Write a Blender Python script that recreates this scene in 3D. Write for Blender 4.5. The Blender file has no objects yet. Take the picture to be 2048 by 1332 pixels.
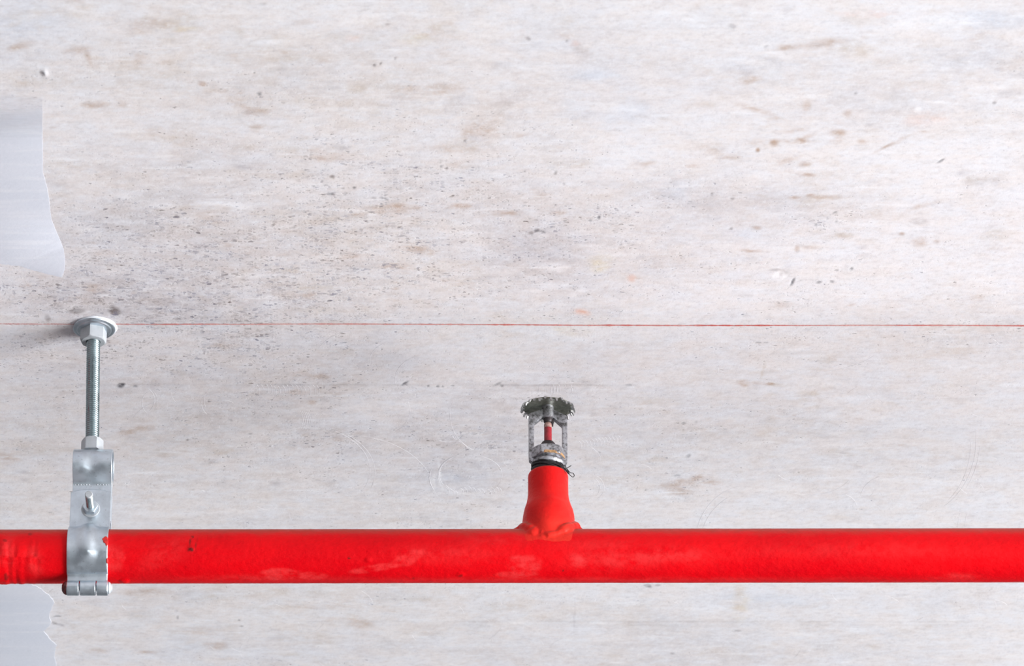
import bpy, bmesh, math
import numpy as np
from mathutils import Vector, Matrix

S = bpy.context.scene
COL = S.collection
PI = math.pi

# ------------------------------------------------------------------ camera
ZC = 3.9                      # height of the ceiling
F = 12000.0                   # focal length in pixels of a 2048 wide frame
DIST = 12000.0 / 2600.0       # camera to the ceiling along the view axis
E = math.radians(30.0)        # elevation of the view
CAM = np.array([0.0, -DIST * math.cos(E), ZC - DIST * math.sin(E)])
cam_data = bpy.data.cameras.new('camera')
cam = bpy.data.objects.new('camera', cam_data)
COL.objects.link(cam)
cam.location = CAM
cam.rotation_euler = (PI / 2 + E, 0, 0)
cam_data.sensor_width = 36.0
cam_data.lens = 36.0 * F / 2048.0
cam_data.clip_start = 0.05
cam_data.dof.use_dof = True
cam_data.dof.focus_distance = 4.66
cam_data.dof.aperture_fstop = 20.0
S.camera = cam

# ------------------------------------------------------------------ world, lights, exposure
W = bpy.data.worlds.new('world')
S.world = W
W.use_nodes = True
W.node_tree.nodes['Background'].inputs[0].default_value = (0.88, 0.94, 1.0, 1)
W.node_tree.nodes['Background'].inputs[1].default_value = 0.11


def area(name, loc, target, sx, sy, power, colour):
    d = bpy.data.lights.new(name, 'AREA')
    d.shape = 'RECTANGLE'
    d.size, d.size_y, d.energy, d.color = sx, sy, power, colour
    o = bpy.data.objects.new(name, d)
    COL.objects.link(o)
    o.location = loc
    o.rotation_euler = (Vector(target) - Vector(loc)).to_track_quat('-Z', 'Y').to_euler()
    return o


area('daylight_opening', (5.9, -1.7, 1.75), (0, 0, ZC), 4.2, 3.4, 560, (0.975, 0.983, 1.0))
area('front_fill', (2.2, -5.2, 1.6), (0, 0, ZC), 3.0, 2.2, 26, (0.93, 0.97, 1.0))  # fill lamp added on the camera side to brighten the pipe
vs = S.view_settings
vs.view_transform = 'Standard'
vs.look = 'None'
vs.exposure = 0.91
vs.gamma = 1.0
vs.use_curve_mapping = False


# ------------------------------------------------------------------ picture to place
def ray(px, py):
    d = np.array([px - 1024.0, F * math.cos(E) - (666.0 - py) * math.sin(E),
                  F * math.sin(E) + (666.0 - py) * math.cos(E)])
    return d


def on_ceiling(px, py):       # point of the ceiling
    d = ray(px, py)
    t = (ZC - CAM[2]) / d[2]
    return CAM[0] + d[0] * t, CAM[1] + d[1] * t


def at_depth(px, py, y):      # point of the upright plane Y = y
    d = ray(px, py)
    t = (y - CAM[1]) / d[1]
    return CAM[0] + d[0] * t, CAM[2] + d[2] * t


Y0 = on_ceiling(188.5, 655)[1]          # pipe, rod and sprinkler share this depth
ZP = at_depth(1024, 1112, Y0)[1]        # height of the pipe axis
MM = 0.001


# ------------------------------------------------------------------ materials
def new_mat(name):
    m = bpy.data.materials.new(name)
    m.use_nodes = True
    nt = m.node_tree
    return m, nt, nt.nodes['Principled BSDF']


def N(nt, kind, **kw):
    n = nt.nodes.new(kind)
    for k, v in kw.items():
        if k.startswith('i_'):
            key = k[2:]
            n.inputs[int(key) if key.isdigit() else key].default_value = v
        else:
            setattr(n, k, v)
    return n


def math_n(nt, op, a, b=None, clamp=False):
    n = nt.nodes.new('ShaderNodeMath')
    n.operation = op
    n.use_clamp = clamp
    for i, v in enumerate((a, b)):
        if v is None:
            continue
        if isinstance(v, (int, float)):
            n.inputs[i].default_value = v
        else:
            nt.links.new(v, n.inputs[i])
    return n.outputs[0]


def mix_col(nt, fac, a, b, mode='MIX'):
    n = nt.nodes.new('ShaderNodeMix')
    n.data_type = 'RGBA'
    n.blend_type = mode
    for s, v in ((n.inputs[0], fac), (n.inputs[6], a), (n.inputs[7], b)):
        if isinstance(v, (int, float)):
            s.default_value = v
        elif isinstance(v, tuple):
            s.default_value = (*v, 1)
        else:
            nt.links.new(v, s)
    return n.outputs[2]


def noise(nt, coord, scale, stretch=(1, 1, 1), detail=4.0, rough=0.55, offset=(0, 0, 0), dist=0.0):
    mp = N(nt, 'ShaderNodeMapping')
    mp.inputs['Scale'].default_value = stretch
    mp.inputs['Location'].default_value = offset
    nt.links.new(coord, mp.inputs[0])
    n = N(nt, 'ShaderNodeTexNoise')
    n.inputs['Scale'].default_value = scale
    n.inputs['Detail'].default_value = detail
    n.inputs['Roughness'].default_value = rough
    n.inputs['Distortion'].default_value = dist
    nt.links.new(mp.outputs[0], n.inputs['Vector'])
    return n.outputs[0]


def ramp(nt, v, lo, hi, a=0.0, b=1.0):
    n = nt.nodes.new('ShaderNodeMapRange')
    n.interpolation_type = 'SMOOTHSTEP'
    n.inputs[1].default_value, n.inputs[2].default_value = lo, hi
    n.inputs[3].default_value, n.inputs[4].default_value = a, b
    nt.links.new(v, n.inputs[0])
    return n.outputs[0]


def bump(nt, h, dist, strength=1.0, prev=None):
    n = nt.nodes.new('ShaderNodeBump')
    n.inputs['Strength'].default_value = strength
    n.inputs['Distance'].default_value = dist
    nt.links.new(h, n.inputs['Height'])
    if prev is not None:
        nt.links.new(prev, n.inputs['Normal'])
    return n.outputs[0]


def obj_coord(nt):
    return N(nt, 'ShaderNodeTexCoord').outputs['Object']


def srgb(r, g, b):
    f = lambda c: (c / 255 / 12.92) if c <= 10 else ((c / 255 + 0.055) / 1.055) ** 2.4
    return (f(r), f(g), f(b))


def concrete_material():
    m, nt, bs = new_mat('worn_painted_concrete')
    L = nt.links.new
    co = obj_coord(nt)
    tint = N(nt, 'ShaderNodeAttribute', attribute_name='tint').outputs['Color']
    dens = N(nt, 'ShaderNodeAttribute', attribute_name='pit_density').outputs['Fac']
    dens = math_n(nt, 'MULTIPLY', dens, ramp(nt, noise(nt, co, 55, (0.6, 1, 1), 4, 0.65, (31, 3, 0)), 0.34, 0.60, 0.45, 1.25), True)
    # fine brushed streaks and mottling
    st = noise(nt, co, 75, (0.7, 0.95, 1), 9, 0.74)
    st2 = noise(nt, co, 300, (0.6, 0.8, 1), 4, 0.65, (3, 1, 0))
    hue = noise(nt, co, 34, (0.8, 1.1, 1), 6, 0.7, (9, 4, 0))
    c = mix_col(nt, ramp(nt, st, 0.40, 0.62, 0.0, 0.40), tint, (0.87, 0.87, 0.91))
    c = mix_col(nt, ramp(nt, st, 0.30, 0.47, 0.22, 0.0), c, (0.52, 0.48, 0.47))
    c = mix_col(nt, ramp(nt, st2, 0.32, 0.50, 0.26, 0.0), c, (0.50, 0.47, 0.49))
    c = mix_col(nt, ramp(nt, st2, 0.54, 0.70, 0.0, 0.40), c, (0.91, 0.91, 0.94))
    c = mix_col(nt, 1.0, c, mix_col(nt, ramp(nt, hue, 0.36, 0.64), (1.0, 0.975, 0.945), (0.975, 0.99, 1.0)), 'MULTIPLY')
    # thin white brush lines
    wl = noise(nt, co, 75, (0.22, 1.7, 1), 5, 0.65, (7, 2, 0))
    c = mix_col(nt, ramp(nt, wl, 0.58, 0.72, 0.0, 0.40), c, (0.92, 0.92, 0.95))
    dl = noise(nt, co, 60, (0.30, 1.5, 1), 5, 0.65, (1, 9, 0))
    c = mix_col(nt, ramp(nt, dl, 0.58, 0.74, 0.0, 0.26), c, (0.56, 0.51, 0.50))
    # small dark pits, denser where the cement skin is open
    def flecks(scale, stretch, off, size, power):
        mp = N(nt, 'ShaderNodeMapping')
        mp.inputs['Scale'].default_value = stretch
        mp.inputs['Location'].default_value = off
        L(co, mp.inputs[0])
        wb = N(nt, 'ShaderNodeTexNoise')
        wb.inputs['Scale'].default_value = scale * 1.3
        wb.inputs['Detail'].default_value = 2
        L(mp.outputs[0], wb.inputs['Vector'])
        wa = N(nt, 'ShaderNodeVectorMath', operation='SCALE')
        wa.inputs['Scale'].default_value = 1.1 / scale
        L(wb.outputs['Color'], wa.inputs[0])
        ad = N(nt, 'ShaderNodeVectorMath', operation='ADD')
        L(mp.outputs[0], ad.inputs[0])
        L(wa.outputs[0], ad.inputs[1])
        vo = N(nt, 'ShaderNodeTexVoronoi')
        vo.inputs['Scale'].default_value = scale
        L(ad.outputs[0], vo.inputs['Vector'])
        sp = N(nt, 'ShaderNodeSeparateColor')
        L(vo.outputs['Color'], sp.inputs[0])
        rnd = math_n(nt, 'POWER', sp.outputs[0], power)
        rad = math_n(nt, 'MULTIPLY', math_n(nt, 'MULTIPLY', rnd, size), math_n(nt, 'POWER', dens, 0.75))
        d = math_n(nt, 'SUBTRACT', rad, vo.outputs['Distance'])
        return math_n(nt, 'MULTIPLY', math_n(nt, 'MULTIPLY', d, 9.0, True), math_n(nt, 'ADD', math_n(nt, 'MULTIPLY', sp.outputs[1], 0.8), 0.2))
    pits = math_n(nt, 'MAXIMUM', flecks(470, (0.56, 0.85, 1), (1, 2, 0), 0.72, 1.7), flecks(300, (0.50, 0.9, 1), (4, 7, 0), 0.60, 2.6))
    pits = math_n(nt, 'MAXIMUM', pits, math_n(nt, 'MULTIPLY', flecks(720, (0.6, 0.8, 1), (8, 3, 0), 0.75, 1.5), 0.6))
    pc = mix_col(nt, ramp(nt, hue, 0.40, 0.60), (0.17, 0.14, 0.13), (0.20, 0.20, 0.28))
    deep = noise(nt, co, 150, (1, 1, 1), 2, 0.5, (21, 3, 0))
    c = mix_col(nt, math_n(nt, 'MULTIPLY', pits, ramp(nt, deep, 0.40, 0.68, 0.30, 0.85)), c, pc)
    L(c, bs.inputs['Base Color'])
    bs.inputs['Roughness'].default_value = 0.72
    bs.inputs['Specular IOR Level'].default_value = 0.25
    h = math_n(nt, 'SUBTRACT', math_n(nt, 'MULTIPLY', st, 0.5), math_n(nt, 'MULTIPLY', pits, 0.4))
    gr = noise(nt, co, 700, (0.6, 0.6, 1), 2, 0.6)
    h = math_n(nt, 'ADD', h, math_n(nt, 'MULTIPLY', gr, 0.25))
    L(bump(nt, h, 0.00045, 0.7), bs.inputs['Normal'])
    return m


def plaster_material():
    m, nt, bs = new_mat('smooth_pale_blue_filler')
    L = nt.links.new
    co = obj_coord(nt)
    a = noise(nt, co, 7, (0.4, 1.3, 1), 5, 0.55)
    b = noise(nt, co, 60, (0.25, 1.8, 1), 4, 0.6)
    c = mix_col(nt, ramp(nt, a, 0.35, 0.65), srgb(212, 216, 226), srgb(223, 225, 233))
    c = mix_col(nt, ramp(nt, b, 0.50, 0.72, 0.0, 0.35), c, srgb(238, 238, 242))
    L(c, bs.inputs['Base Color'])
    sp = N(nt, 'ShaderNodeSeparateXYZ')          # the filler is wiped thin towards one end
    L(co, sp.inputs[0])
    yy = math_n(nt, 'ADD', sp.outputs[1], math_n(nt, 'MULTIPLY', math_n(nt, 'SUBTRACT', noise(nt, co, 90, (0.3, 1.5, 1), 6, 0.7), 0.5), 0.03))
    L(ramp(nt, yy, on_ceiling(0, 170)[1], on_ceiling(0, 290)[1]), bs.inputs['Alpha'])
    bs.inputs['Roughness'].default_value = 0.62
    bs.inputs['Specular IOR Level'].default_value = 0.3
    gr = noise(nt, co, 350, (0.6, 0.8, 1), 3, 0.6)
    L(bump(nt, gr, 0.0003, 0.4), bs.inputs['Normal'])
    return m


def chalk_material():
    m, nt, bs = new_mat('red_chalk')
    L = nt.links.new
    co = obj_coord(nt)
    a = noise(nt, co, 9, (1, 1, 1), 6, 0.7)
    b = noise(nt, co, 500, (1, 3, 1), 2, 0.6)
    c = mix_col(nt, ramp(nt, a, 0.30, 0.72), srgb(226, 188, 182), srgb(214, 84, 72))
    L(c, bs.inputs['Base Color'])
    sx = N(nt, 'ShaderNodeSeparateXYZ')
    L(co, sx.inputs[0])
    al = math_n(nt, 'MULTIPLY', ramp(nt, b, 0.25, 0.60, 0.35, 1.0), ramp(nt, sx.outputs[0], -0.32, -0.22, 0.55, 1.0))
    L(al, bs.inputs['Alpha'])
    bs.inputs['Roughness'].default_value = 0.9
    return m


def zinc_material(name, col=(0.55, 0.61, 0.66), rough=0.35, dirt=0.22, scale=1.0, dark=(0.16, 0.17, 0.18), metal=0.95):
    m, nt, bs = new_mat(name)
    L = nt.links.new
    co = obj_coord(nt)
    a = noise(nt, co, 90 * scale, (1, 1, 1), 5, 0.6)
    b = noise(nt, co, 400 * scale, (1, 1, 1), 3, 0.6, (3, 3, 3))
    light = tuple(min(1, c * 1.22) for c in col)
    c = mix_col(nt, ramp(nt, a, 0.32, 0.68), col, light)
    c = mix_col(nt, ramp(nt, b, 0.60, 0.78, 0.0, dirt * 2), c, dark)
    L(c, bs.inputs['Base Color'])
    bs.inputs['Metallic'].default_value = metal
    r = ramp(nt, a, 0.3, 0.7, rough * 0.85, rough * 1.25)
    L(r, bs.inputs['Roughness'])
    L(bump(nt, b, 0.00012, 0.25), bs.inputs['Normal'])
    return m


def cast_material():
    m, nt, bs = new_mat('rough_cast_chrome')
    L = nt.links.new
    co = obj_coord(nt)
    a = noise(nt, co, 350, (1, 1, 1), 5, 0.7)
    b = noise(nt, co, 1400, (1, 1, 1), 3, 0.7, (3, 3, 3))
    c = mix_col(nt, ramp(nt, a, 0.30, 0.60), (0.085, 0.083, 0.078), (0.44, 0.44, 0.47))
    c = mix_col(nt, ramp(nt, b, 0.58, 0.72, 0.0, 0.45), c, (0.10, 0.095, 0.09))
    L(c, bs.inputs['Base Color'])
    bs.inputs['Metallic'].default_value = 0.8
    bs.inputs['Roughness'].default_value = 0.36
    L(bump(nt, b, 0.0004, 0.55), bs.inputs['Normal'])
    return m


def plain(name, col, rough=0.6, metal=0.0, var=0.3, scale=300, bumpd=0.0002, spec=0.5):
    m, nt, bs = new_mat(name)
    co = obj_coord(nt)
    a = noise(nt, co, scale, (1, 1, 1), 4, 0.6)
    lo = tuple(c * (1 - var) for c in col)
    hi = tuple(min(1, c * (1 + var)) for c in col)
    nt.links.new(mix_col(nt, ramp(nt, a, 0.3, 0.7), lo, hi), bs.inputs['Base Color'])
    bs.inputs['Roughness'].default_value = rough
    bs.inputs['Metallic'].default_value = metal
    bs.inputs['Specular IOR Level'].default_value = spec
    nt.links.new(bump(nt, a, bumpd, 0.4), bs.inputs['Normal'])
    return m


def red_paint(name, lo=(0.60, 0.0, 0.0045), hi=(0.73, 0.001, 0.005)):
    m, nt, bs = new_mat(name)
    L = nt.links.new
    geo = N(nt, 'ShaderNodeNewGeometry')
    sep = N(nt, 'ShaderNodeSeparateXYZ')
    L(geo.outputs['Normal'], sep.inputs[0])
    co = obj_coord(nt)
    worn = N(nt, 'ShaderNodeAttribute', attribute_name='worn').outputs['Fac']
    dark = N(nt, 'ShaderNodeAttribute', attribute_name='chip').outputs['Fac']
    a = noise(nt, co, 22, (0.5, 1, 1), 5, 0.6)
    b = noise(nt, co, 650, (1, 1, 1), 3, 0.6, (2, 2, 2))
    c = mix_col(nt, ramp(nt, a, 0.32, 0.68), lo, hi)
    # chalky pale patches where the paint is rubbed
    p = noise(nt, co, 120, (0.6, 1, 1), 5, 0.7, (4, 4, 4))
    wf = math_n(nt, 'MULTIPLY', worn, ramp(nt, p, 0.30, 0.62), True)
    c = mix_col(nt, wf, c, (0.76, 0.038, 0.040))
    # dust settled on the upper side of the metal
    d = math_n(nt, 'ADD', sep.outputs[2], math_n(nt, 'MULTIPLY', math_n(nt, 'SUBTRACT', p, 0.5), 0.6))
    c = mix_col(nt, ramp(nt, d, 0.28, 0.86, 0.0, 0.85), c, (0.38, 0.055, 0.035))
    c = mix_col(nt, ramp(nt, b, 0.66, 0.74, 0.0, 0.5), c, (0.28, 0.01, 0.01))
    c = mix_col(nt, dark, c, (0.07, 0.012, 0.010))
    L(c, bs.inputs['Base Color'])
    L(ramp(nt, p, 0.3, 0.7, 0.36, 0.52), bs.inputs['Roughness'])
    bs.inputs['Specular IOR Level'].default_value = 0.13
    fine = noise(nt, co, 260, (0.8, 1, 1), 3, 0.55)
    n1 = bump(nt, fine, 0.0008, 0.55)
    L(bump(nt, b, 0.0002, 0.3, n1), bs.inputs['Normal'])
    return m


M = {
    'concrete': concrete_material(),
    'plaster': plaster_material(),
    'chalk': chalk_material(),
    'ring_white': plain('ring_white', srgb(214, 218, 224), 0.5, 0, 0.05, 200),
    'trowel': plain('skimmed_cement', srgb(222, 220, 224), 0.8, 0, 0.08, 200),
    'red': red_paint('glossy_red_paint'),
    'red_chalky': red_paint('chalky_red_paint', (0.60, 0.006, 0.006), (0.76, 0.030, 0.018)),
    'zinc': zinc_material('zinc_plated_steel'),
    'zinc_bright': zinc_material('bright_zinc_steel', (0.38, 0.40, 0.42), 0.5, 0.08, metal=0.12),
    'zinc_rod': zinc_material('zinc_threaded_steel', (0.38, 0.46, 0.48), 0.28, 0.2),
    'zinc_dark': zinc_material('dull_zinc_washer', (0.36, 0.36, 0.36), 0.36, 0.45),
    'cast': cast_material(),
    'deflector': plain('tarnished_green_grey_steel', (0.21, 0.215, 0.175), 0.38, 0.75, 0.3, 260),
    'dark_metal': plain('blackened_brass', (0.045, 0.036, 0.038), 0.45, 0.4, 0.4, 400),
    'bulb_red': plain('red_liquid_glass', (0.27, 0.012, 0.020), 0.25, 0, 0.2, 300),
    'bulb_tip': plain('dusty_glass_tip', (0.36, 0.22, 0.19), 0.35, 0, 0.3, 600),
    'cord': plain('black_sealing_cord', (0.012, 0.010, 0.011), 0.6, 0, 0.5, 900),
    'rust': plain('brown_rust', (0.33, 0.19, 0.09), 0.8, 0, 0.5, 500),
    'dark_pin': plain('maroon_painted_rivet', (0.10, 0.018, 0.018), 0.4, 0, 0.5, 400),
    'splash': plain('spilled_red_paint', (0.62, 0.02, 0.015), 0.4, 0, 0.3, 400),
    'floor': plain('grey_floor_concrete', (0.15, 0.15, 0.155), 0.8, 0, 0.2, 3, 0.001),
    'wall': plain('added_wall_dark_grey', (0.09, 0.09, 0.095), 0.85, 0, 0.15, 3, 0.001),
}


# ------------------------------------------------------------------ object helpers
def empty(name, loc, label, cat, group=None):
    o = bpy.data.objects.new(name, None)
    o.empty_display_size = 0.02
    COL.objects.link(o)
    o.location = loc
    o['label'] = label
    o['category'] = cat
    if group:
        o['group'] = group
    return o


def link(name, me, mat, parent=None, smooth=True, angle=None, loc=(0, 0, 0), label=None):
    if mat is not None:
        me.materials.append(mat)
    o = bpy.data.objects.new(name, me)
    COL.objects.link(o)
    o.location = loc
    if parent is not None:
        o.parent = parent
    if smooth:
        me.polygons.foreach_set('use_smooth', [True] * len(me.polygons))
        if angle is not None:
            bm = bmesh.new()
            bm.from_mesh(me)
            lim = math.radians(angle)
            for e in bm.edges:
                if len(e.link_faces) == 2 and e.calc_face_angle(0) > lim:
                    e.smooth = False
            bm.to_mesh(me)
            bm.free()
    if label:
        o['label'] = label
    return o


def grid_mesh(name, P, wrap_u=False, wrap_v=False):
    """P: (nu, nv, 3) array of points."""
    nu, nv = P.shape[:2]
    me = bpy.data.meshes.new(name)
    iu = np.arange(nu if wrap_u else nu - 1)
    iv = np.arange(nv if wrap_v else nv - 1)
    A, B = np.meshgrid(iu, iv, indexing='ij')
    A2, B2 = (A + 1) % nu, (B + 1) % nv
    q = np.stack([A * nv + B, A2 * nv + B, A2 * nv + B2, A * nv + B2], -1).reshape(-1, 4)
    me.vertices.add(nu * nv)
    me.vertices.foreach_set('co', P.reshape(-1).astype(np.float32))
    nf = len(q)
    me.loops.add(nf * 4)
    me.loops.foreach_set('vertex_index', q.reshape(-1).astype(np.int32))
    me.polygons.add(nf)
    me.polygons.foreach_set('loop_start', np.arange(0, nf * 4, 4, dtype=np.int32))
    me.update(calc_edges=True)
    return me


def fix_normals(me):
    bm = bmesh.new()
    bm.from_mesh(me)
    bmesh.ops.remove_doubles(bm, verts=bm.verts, dist=1e-7)
    bmesh.ops.recalc_face_normals(bm, faces=bm.faces)
    bm.to_mesh(me)
    bm.free()
    return me


def lathe(name, prof, n=64, rfun=None, axis='Z'):
    """prof: list of (r, z) in mm, revolved; rfun(theta, r, z) may alter r."""
    th = np.linspace(0, 2 * PI, n, endpoint=False)
    P = np.zeros((len(prof), n, 3))
    for i, (r, z) in enumerate(prof):
        rr = np.array([rfun(t, r, z) for t in th]) if rfun else np.full(n, float(r))
        P[i, :, 0] = rr * np.cos(th)
        P[i, :, 1] = rr * np.sin(th)
        P[i, :, 2] = z
    P *= MM
    if axis == 'X':
        P = P[..., [2, 0, 1]]
    elif axis == 'Y':
        P = P[..., [0, 2, 1]]
    return fix_normals(grid_mesh(name, P, wrap_v=True))


def hex_nut(name, apothem, h, hole, n=96, chamfer=(True, True), axis='Z', rot=0.0, cone=0.42):
    """Hexagonal nut from z = 0 to h (mm), its corners cut by a cone."""
    zs = [0.0, 0.25, 0.6, 1.0, 1.5, 2.1]
    zs = [z for z in zs if z < h / 2 - 0.1]
    zs = zs + [h / 2] + [h - z for z in reversed(zs)]
    prof = [(hole, 0.0, 'h')] + [(apothem, z, 'o') for z in zs] + [(hole, h, 'h')]
    th = np.linspace(0, 2 * PI, n, endpoint=False)
    hexr = apothem / np.cos(((th - rot) % (PI / 3)) - PI / 6)
    P = np.zeros((len(prof), n, 3))
    for i, (r, z, k) in enumerate(prof):
        if k == 'h':
            rr = np.full(n, r)
        else:
            lim = 1e3
            if chamfer[0]:
                lim = min(lim, apothem * 0.97 + z / cone * 0.75)
            if chamfer[1]:
                lim = min(lim, apothem * 0.97 + (h - z) / cone * 0.75)
            rr = np.minimum(hexr, lim)
        P[i, :, 0], P[i, :, 1], P[i, :, 2] = rr * np.cos(th), rr * np.sin(th), z
    P *= MM
    if axis == 'Y':
        P = P[..., [0, 2, 1]]
        P[..., 1] *= -1
    return fix_normals(grid_mesh(name, P, wrap_u=True, wrap_v=True))


def thread(name, r, z0, z1, pitch, depth, axis='Z', nt=40, per=8):
    """Threaded shank: the radius follows a helix."""
    nz = int((z1 - z0) / pitch * per) + 1
    z = np.linspace(z0, z1, nz)
    th = np.linspace(0, 2 * PI, nt, endpoint=False)
    Z, T = np.meshgrid(z, th, indexing='ij')
    ph = ((Z / pitch + T / (2 * PI)) % 1.0)
    tri = np.abs(ph * 2 - 1)
    R = r - depth * np.clip(1.15 * tri - 0.08, 0, 1)
    P = np.stack([R * np.cos(T), R * np.sin(T), Z], -1)
    cap0 = np.stack([0 * th, 0 * th, np.full(nt, z0)], -1)[None]
    cap1 = np.stack([0 * th, 0 * th, np.full(nt, z1)], -1)[None]
    P = np.concatenate([cap0, P, cap1], 0) * MM
    if axis == 'Y':
        P = P[..., [0, 2, 1]]
        P[..., 1] *= -1
    return fix_normals(grid_mesh(name, P, wrap_v=True))


def tube(name, pts, r, n=8, closed=False):
    """Round tube along points given in mm; r number or list."""
    pts = [Vector(p) for p in pts]
    k = len(pts)
    rr = r if isinstance(r, (list, tuple)) else [r] * k
    P = np.zeros((k, n, 3))
    up = Vector((0.13, 0.31, 1)).normalized()
    for i, p in enumerate(pts):
        t = (pts[min(i + 1, k - 1)] - pts[max(i - 1, 0)]).normalized()
        a = t.cross(up)
        if a.length < 1e-3:
            a = t.cross(Vector((1, 0, 0)))
        a.normalize()
        b = t.cross(a).normalized()
        up = b if b.dot(up) > 0 else -b
        for j in range(n):
            an = 2 * PI * j / n
            P[i, j] = p + (a * math.cos(an) + b * math.sin(an)) * rr[i]
    if not closed:
        P = np.concatenate([np.repeat(P[:1].mean(1, keepdims=True), n, 1), P, np.repeat(P[-1:].mean(1, keepdims=True), n, 1)], 0)
    else:
        return fix_normals(grid_mesh(name, P[:-1] * MM, wrap_u=True, wrap_v=True))
    return fix_normals(grid_mesh(name, P * MM, wrap_v=True))


def catmull(pts, n=8):
    out = []
    pts = [np.array(p, float) for p in pts]
    k = len(pts)
    for i in range(k - 1):
        p0, p1, p2, p3 = pts[max(i - 1, 0)], pts[i], pts[i + 1], pts[min(i + 2, k - 1)]
        for j in range(n):
            t = j / n
            out.append(0.5 * ((2 * p1) + (-p0 + p2) * t + (2 * p0 - 5 * p1 + 4 * p2 - p3) * t * t +
                              (-p0 + 3 * p1 - 3 * p2 + p3) * t ** 3))
    out.append(pts[-1])
    return out


# ------------------------------------------------------------------ lattice noise on separable grids
RNG = np.random.RandomState(11)


def lat(xs, ys, fx, fy, seed):
    """Smooth value noise, frequencies fx, fy per unit, on the grid ys x xs."""
    rs = np.random.RandomState(seed)

    def weights(c, f):
        c = (c - c.min()) * f + 1
        n = int(c.max()) + 4
        i = np.floor(c).astype(int)
        t = c - i
        Wm = np.zeros((len(c), n))
        r = np.arange(len(c))
        Wm[r, i - 1] = (1 - t) ** 3 / 6
        Wm[r, i] = (3 * t ** 3 - 6 * t ** 2 + 4) / 6
        Wm[r, i + 1] = (-3 * t ** 3 + 3 * t ** 2 + 3 * t + 1) / 6
        Wm[r, i + 2] = t ** 3 / 6
        return Wm
    A, B = weights(ys, fy), weights(xs, fx)
    return A @ rs.uniform(-1, 1, (A.shape[1], B.shape[1])) @ B.T * 1.6


def fbm(xs, ys, fx, fy, octs, seed, gain=0.55):
    out, a, tot = 0, 1.0, 0
    for k in range(octs):
        out = out + a * lat(xs, ys, fx * 2 ** k, fy * 2 ** k, seed + k * 17)
        tot += a
        a *= gain
    return out / tot ** 0.7


def smooth(x, a, b):
    t = np.clip((x - a) / (b - a), 0, 1)
    return t * t * (3 - 2 * t)


# ------------------------------------------------------------------ ceiling
def axis_coords(lo, hi, step, outer):
    mid = np.arange(lo, hi, step)
    out_hi, s, c = [], step * 4, hi
    while c < outer[1]:
        out_hi.append(c)
        c += s
        s *= 1.6
    out_hi.append(outer[1])
    out_lo, s, c = [], step * 4, lo - step * 4
    while c > outer[0]:
        out_lo.append(c)
        s *= 1.6
        c -= s
    out_lo.append(outer[0])
    return np.array(out_lo[::-1] + list(mid) + out_hi)


# u, v: coordinates along the ceiling in units of 1/2600 m (x) and 1/1300 m (y), origin at its middle
XS = axis_coords(-0.425, 0.425, 2.3 / 2600, (-1.4, 5.0))
YS = axis_coords(-0.53, 0.62, 2.3 / 1300, (-6.0, 4.0))


def ceil_uv(px, py):
    x, y = on_ceiling(px, py)
    return x * 2600.0, y * 1300.0


U, V = XS * 2600.0, YS * 1300.0
UC, VC = np.clip(U, -1400, 1400), np.clip(V, -1000, 1100)
UU, VV = np.meshgrid(U, V)                      # rows: y
wu = fbm(UC, VC, 1 / 34, 1 / 20, 3, 500) * 9
wv = fbm(UC, VC, 1 / 40, 1 / 14, 3, 600) * 5
fine = fbm(UC, VC, 1 / 16, 1 / 6, 3, 1400)
streak = fbm(UC, VC, 1 / 70, 1 / 9, 4, 700)       # horizontal streaks
cloud = fbm(UC, VC, 1 / 420, 1 / 150, 5, 812)
cloud2 = fbm(UC, VC, 1 / 300, 1 / 110, 5, 915)
blot = fbm(UC, VC, 1 / 60, 1 / 26, 4, 1033)
blot2 = fbm(UC, VC, 1 / 90, 1 / 30, 4, 1177)

WHITE = np.array(srgb(239, 236, 239))
BEIGE = np.array(srgb(206, 193, 181))
BROWN = np.array(srgb(182, 150, 124))
GREY = np.array(srgb(176, 170, 175))
DARK = np.array(srgb(112, 100, 98))
BLUE = np.array(srgb(196, 208, 226))
PINK = np.array(srgb(232, 178, 152))
BLACK = np.array(srgb(52, 50, 60))
LIGHT = np.array(srgb(246, 245, 248))
YELLOW = np.array(srgb(226, 212, 184))

tint = np.ones(UU.shape + (3,)) * WHITE
height = np.zeros(UU.shape)


def lay(mask, colour, sl=(slice(None), slice(None))):
    m = np.clip(mask, 0, 1)[..., None]
    tint[sl] = tint[sl] * (1 - m) + colour * m


def window(px, py, rx, ry):
    u, v = ceil_uv(px, py)
    i0, i1 = np.searchsorted(V, [v - 2.3 * ry, v + 2.3 * ry])
    j0, j1 = np.searchsorted(U, [u - 2.3 * rx, u + 2.3 * rx])
    sl = (slice(i0, i1), slice(j0, j1))
    return sl, np.exp(-(((UU[sl] - u) / rx) ** 2 + ((VV[sl] - v) / ry) ** 2))


def soft(px, py, rx, ry, tilt=0.0):
    """Broad soft blob centred on a point of the ceiling."""
    u, v = ceil_uv(px, py)
    c, s = math.cos(tilt), math.sin(tilt)
    a = ((UU - u) * c + (VV - v) * s) / rx
    b = (-(UU - u) * s + (VV - v) * c) / ry
    return np.exp(-(a * a + b * b))


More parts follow.
